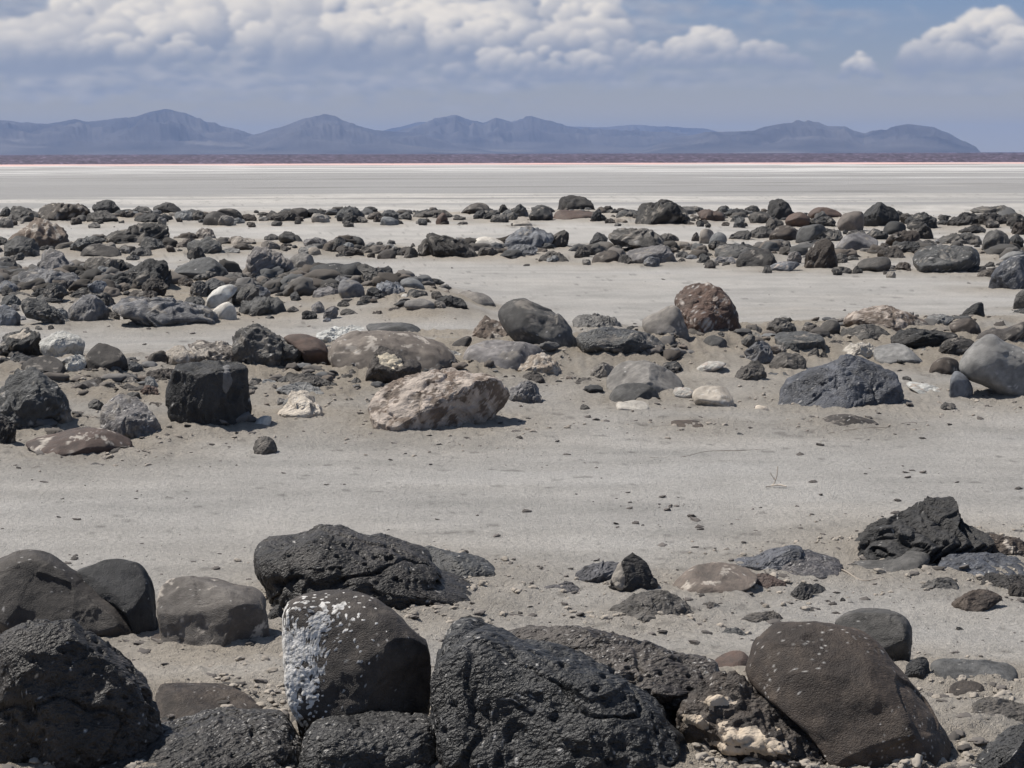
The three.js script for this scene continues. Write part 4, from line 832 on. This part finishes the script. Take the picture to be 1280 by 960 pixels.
// ---------------------------------------------------------------- loose bits of sand and stone
{
  const R = rng(99), v = [];
  const lump = (seed, f) => { const b = ball(4), p = new Float32Array(b.dir.length); for (let i = 0; i < p.length; i += 3) { let k = 1 + 0.7 * noise(b.dir[i] * 1.7 + seed, b.dir[i + 1] * 1.7, b.dir[i + 2] * 1.7) + 0.35 * ridged(b.dir[i] * 2.6 + seed, b.dir[i + 1] * 2.6, b.dir[i + 2] * 2.6, 2); p[i] = b.dir[i] * k; p[i + 1] = b.dir[i + 1] * k * f; p[i + 2] = b.dir[i + 2] * k; } const g = new THREE.BufferGeometry(); g.setAttribute('position', new THREE.BufferAttribute(p, 3)); g.setIndex(new THREE.BufferAttribute(b.index, 1)); g.computeVertexNormals(); return g; };
  const scatter = (name, label, category, geo, tries, test, size, tint, from = 990, to = 235) => {
    const list = []; for (let i = 0; i < tries; i++) { const y = mix(from, to, R()), p = groundAt(mix(-20, 1300, R()), y); if (p.z < -75) continue; const [h, c] = ground(p.x, p.z); if (!test(c, p, R)) continue; list.push([p.x, h, p.z, size(R, c)]); }
    const m = new THREE.InstancedMesh(geo, new THREE.MeshStandardMaterial({ roughness: 0.95 }), list.length), M = new THREE.Matrix4(), Qt = new THREE.Quaternion(), E = new THREE.Euler(), C = new THREE.Color();
    list.forEach(([x, h, z, s], i) => { E.set((R() - .5) * .6, R() * 6.3, (R() - .5) * .6); M.compose(new THREE.Vector3(x, h + s * 0.15, z), Qt.setFromEuler(E), new THREE.Vector3(s * (0.8 + R() * 0.9), s, s * (0.8 + R() * 0.5))); m.setMatrixAt(i, M); const t = tint(R); C.setRGB(t[0], t[1], t[2]); m.setColorAt(i, C); });
    add(m, name, label, category, { kind: 'stuff' });
  };
  scatter('sand_clods', 'crumbled clods of damp sand lying around the rocks', 'clods', lump(3.3, 0.55), 26000, (c, p, r) => c + 1.5 * bank(p.x, p.z) > 0.2 + r() * 0.7 && noise(p.x * 1.6, p.z * 1.6, 2) > 0.0, (r, c) => 0.003 + 0.015 * r() ** 5, (r) => { const k = 0.85 + r() * 0.25; return [.31 * k, .275 * k, .235 * k]; });
  scatter('gravel', 'small dark chips of stone strewn over the sand, some standing for shaded pits', 'gravel', lump(8.1, 0.4), 13000, (c, p, r) => r() < 0.03 + 0.5 * c + (noise(p.x * 0.6, p.z * 2.4, 4) > 0.32 ? 0.5 : 0), (r) => 0.003 + 0.020 * r() ** 5, (r) => { const k = 0.6 + r() * 1.0; return [.085 * k, .076 * k, .07 * k]; });  // real chips, plus noise clusters standing in for shade of pits and ridges
  scatter('rubble', 'small broken dark rocks filling the gaps between the boulders', 'rubble', lump(5.7, 0.6), 15000, (c, p, r) => -p.z > 12 && bank(p.x, p.z) * 2.6 + c * 0.4 > 0.45 + r() * 0.5 && noise(p.x * 0.9, p.z * 0.9, 6) > 0.0, (r) => 0.012 + 0.06 * r() ** 3, (r) => { const k = 0.5 + r() * 1.3, w = 0.9 + r() * 0.2; return [.088 * k * w, .080 * k, .074 * k / w]; });
  scatter('rubble', 'loose dark stones heaped along the far rows of boulders', 'rubble', lump(2.2, 0.7), 5200, (c, p, r) => -p.z > 27 && bank(p.x, p.z) > 0.07 + r() * 0.13 && noise(p.x * 0.5, p.z * 0.5, 9) > -0.15, (r) => 0.04 + 0.17 * r() ** 2.2, (r) => { const k = 0.4 + r() * 1.3, w = 0.9 + r() * 0.2; return [.082 * k * w, .075 * k, .069 * k / w]; }, 372, 262);
}

// ---------------------------------------------------------------- dry twigs and stems on the sand
{
  const wood = new THREE.MeshStandardMaterial({ color: new THREE.Color().setRGB(.30, .26, .22), roughness: 0.9 }), bleached = new THREE.MeshStandardMaterial({ color: new THREE.Color().setRGB(.55, .48, .40), roughness: 0.9 });
  const stem = (pts, r) => new THREE.TubeGeometry(new THREE.CatmullRomCurve3(pts), 24, r, 6, false);
  const at = (px, py, up = 0.006) => { const p = groundAt(px, py); p.y = ground(p.x, p.z)[0] + up; return p; };
  const laid = (name, label, list, r) => { const pts = list.map(([x, y]) => at(x, y, r * 0.2)), o = pts[0].clone(); add(new THREE.Mesh(stem(pts.map((p) => p.sub(o)), r), wood), name, label, 'twig').position.copy(o); };
  const o = at(968, 610, 0), g = new THREE.Group(); add(g, 'twig', 'pale forked twig sticking up from the open sand', 'twig'); g.position.copy(o);
  const part = (pts, r) => { const m = new THREE.Mesh(stem(pts.map((p) => new THREE.Vector3(...p)), r), bleached); m.name = 'branch'; m.castShadow = m.receiveShadow = true; g.add(m); };
  part([[-0.06, 0.012, 0.05], [-0.02, 0.01, 0], [0, 0.03, 0], [0.015, 0.09, 0.01], [0.02, 0.14, 0]], 0.004); part([[-0.02, 0.01, 0], [0.03, 0.02, 0.03], [0.07, 0.015, 0.06]], 0.005); part([[0.004, 0.05, 0], [-0.02, 0.08, 0.01], [-0.03, 0.10, 0.02]], 0.003);
  laid('dry_stem', 'long thin dry stem curving across the open sand', [[812, 572], [850, 570], [885, 564], [930, 563], [985, 560]], 0.0022);
  laid('dry_stem', 'thin pale stem lying below the low grey-brown mound of stone', [[1032, 542], [1080, 539], [1112, 537], [1130, 530], [1160, 529]], 0.0022);
  laid('dry_stem', 'short pale stick lying against the black sail stone', [[793, 737], [808, 738], [824, 739]], 0.007);
  laid('driftwood_stick', 'thin grey bent stick on churned sand near the leaning flaky slab', [[1026, 724], [1050, 716], [1080, 726], [1104, 724]], 0.005);
}

// ---------------------------------------------------------------- the lake: a strip of wind-roughened pink-brown water out to the horizon
{
  const ds = []; for (let y = 12.2; y > 0.5; y -= 0.3) ds.push(EYE * FOCAL / y); ds.push(14000, 22000, 32500);
  const C = 900, pos = [], col = [], idx = [], R = rng(31);
  ds.forEach((d, r) => { for (let q = 0; q <= C; q++) { const a = mix(-0.55, 0.55, q / C), k = d < 9000 ? 1 : 0; pos.push(Math.sin(a) * d, -0.10 + k * (0.10 + d * 0.00012) * (R() - 0.5) * 2 + k * 0.05 * noise(a * 400, d * 0.05, 2), -Math.cos(a) * d); const t = 0.55 + 0.9 * R() + 0.5 * noise(a * 90, d * 0.02, 4), p = R() < 0.10 ? 1.9 : 1; col.push(.076 * t * p, .060 * t * p, .084 * t * p); } });
  for (let r = 0; r < ds.length - 1; r++) for (let q = 0; q < C; q++) { const a = r * (C + 1) + q; idx.push(a, a + 1, a + C + 1, a + 1, a + C + 2, a + C + 1); }
  const g = new THREE.BufferGeometry(); g.setAttribute('position', new THREE.Float32BufferAttribute(pos, 3)); g.setAttribute('color', new THREE.Float32BufferAttribute(col, 3)); g.setIndex(idx); g.computeVertexNormals();
  add(new THREE.Mesh(g, new THREE.MeshPhysicalMaterial({ vertexColors: true, roughness: 0.55, specularIntensity: 0.3 })), 'lake_water', 'strip of purplish brown rippled lake water under the hills', 'water', { kind: 'structure' });
}

// ---------------------------------------------------------------- hills across the lake
function hills(name, label, dist, depth, sky, seed) {
  const cols = 420, rows = 34, pos = [], col = [], idx = [];
  const x0 = sky[0][0], x1 = sky[sky.length - 1][0];
  const top = (px) => { for (let i = 0; i < sky.length - 1; i++) if (px <= sky[i + 1][0]) { const t = (px - sky[i][0]) / (sky[i + 1][0] - sky[i][0]); return mix(sky[i][1], sky[i + 1][1], t * t * (3 - 2 * t) * 0.5 + t * 0.5); } return sky[sky.length - 1][1]; };
  for (let r = 0; r <= rows; r++) for (let c = 0; c <= cols; c++) {
    const px = mix(x0, x1, c / cols), t = r / rows, d = dist + depth * (t * 1.6 - 1), hz = 191.5 + (640 - px) * 0.0023;
    const dir = ray(px, hz), k = d / Math.hypot(dir.x, dir.z), X = dir.x * k, Z = dir.z * k, full = (hz - top(px)) / FOCAL * dist;
    const f = t < 0.625 ? t / 0.625 : 1 - (t - 0.625) / 0.375, s = Math.pow(clamp(f), 1.15), spur = ridged(X / 620 + seed, Z / 1300, seed, 4);
    const rim = Math.abs(f - 1) < 1e-6 ? 1 : 0;
    let h = full * s * (1 + (1 - rim) * 0.75 * (spur - 0.45) * 4 * f * (1 - f)) * (1 - 0.02 * (1 - rim)) + rim * 15 * fbm(px * 0.08, seed, 2, 4, 0.65);
    pos.push(X, Math.max(h, 0) - (t === 0 || r === rows ? 30 : 3), Z);
    const n = fbm(X / 700, Z / 900, seed, 4), p = step(0.35, 0.6, fbm(X / 1500 + 8, Z / 500, seed + 3, 4)) * 0.5 * (1 - f); col.push(mix(.060 + .05 * n, .24, p), mix(.056 + .045 * n, .215, p), mix(.058 + .04 * n, .195, p));
  }
  for (let r = 0; r < rows; r++) for (let c = 0; c < cols; c++) { const a = r * (cols + 1) + c; idx.push(a, a + 1, a + cols + 1, a + 1, a + cols + 2, a + cols + 1); }
  const g = new THREE.BufferGeometry(); g.setAttribute('position', new THREE.Float32BufferAttribute(pos, 3)); g.setAttribute('color', new THREE.Float32BufferAttribute(col, 3)); g.setIndex(idx); g.computeVertexNormals();
  add(new THREE.Mesh(g, new THREE.MeshStandardMaterial({ vertexColors: true, roughness: 0.95 })), name, label, 'hills', { kind: 'structure' });
}
hills('hills', 'broad hazy hill with a gentle double summit across the lake', 22000, 5200, [[-160, 166], [-60, 152], [0, 150], [40, 155], [60, 155], [95, 149], [110, 152], [165, 147], [200, 137.5], [208, 136], [230, 140], [260, 152], [285, 159], [320, 168], [370, 178], [440, 190]], 1.7);
hills('hills', 'hazy hill with one sharp little peak across the lake', 20500, 4200, [[230, 190], [290, 177], [322, 167], [345, 160], [385, 147], [397, 145], [406, 142], [418, 144], [430, 150], [450, 158], [470, 162], [520, 165], [570, 178], [640, 190]], 4.4);
hills('hills', 'long hazy ridge with several small peaks across the lake', 23500, 5200, [[420, 190], [480, 167], [520, 157], [545, 148], [570, 142], [590, 149], [605, 152], [620, 146], [640, 151], [665, 145], [690, 151], [705, 156], [730, 160], [770, 162], [830, 164], [900, 172], [980, 190]], 7.2);
hills('hills', 'hazy headland of flat-topped hills tapering down to the water', 19500, 3600, [[790, 190], [850, 170], [890, 164], [940, 163], [970, 155], [1000, 151], [1020, 152], [1035, 157], [1055, 157], [1068, 163], [1080, 166], [1090, 163], [1105, 163], [1120, 157], [1135, 155], [1165, 158], [1180, 164], [1205, 176], [1218, 182], [1227, 190]], 9.9);
hills('hills', 'palest farthest blue ridge showing behind the nearer hills', 29000, 3000, [[430, 182], [470, 165], [495, 158], [525, 151], [560, 156], [640, 160], [720, 157], [750, 158], [790, 155], [830, 158], [880, 160], [905, 165], [1000, 182]], 12.6);

renderer.render(scene, camera);
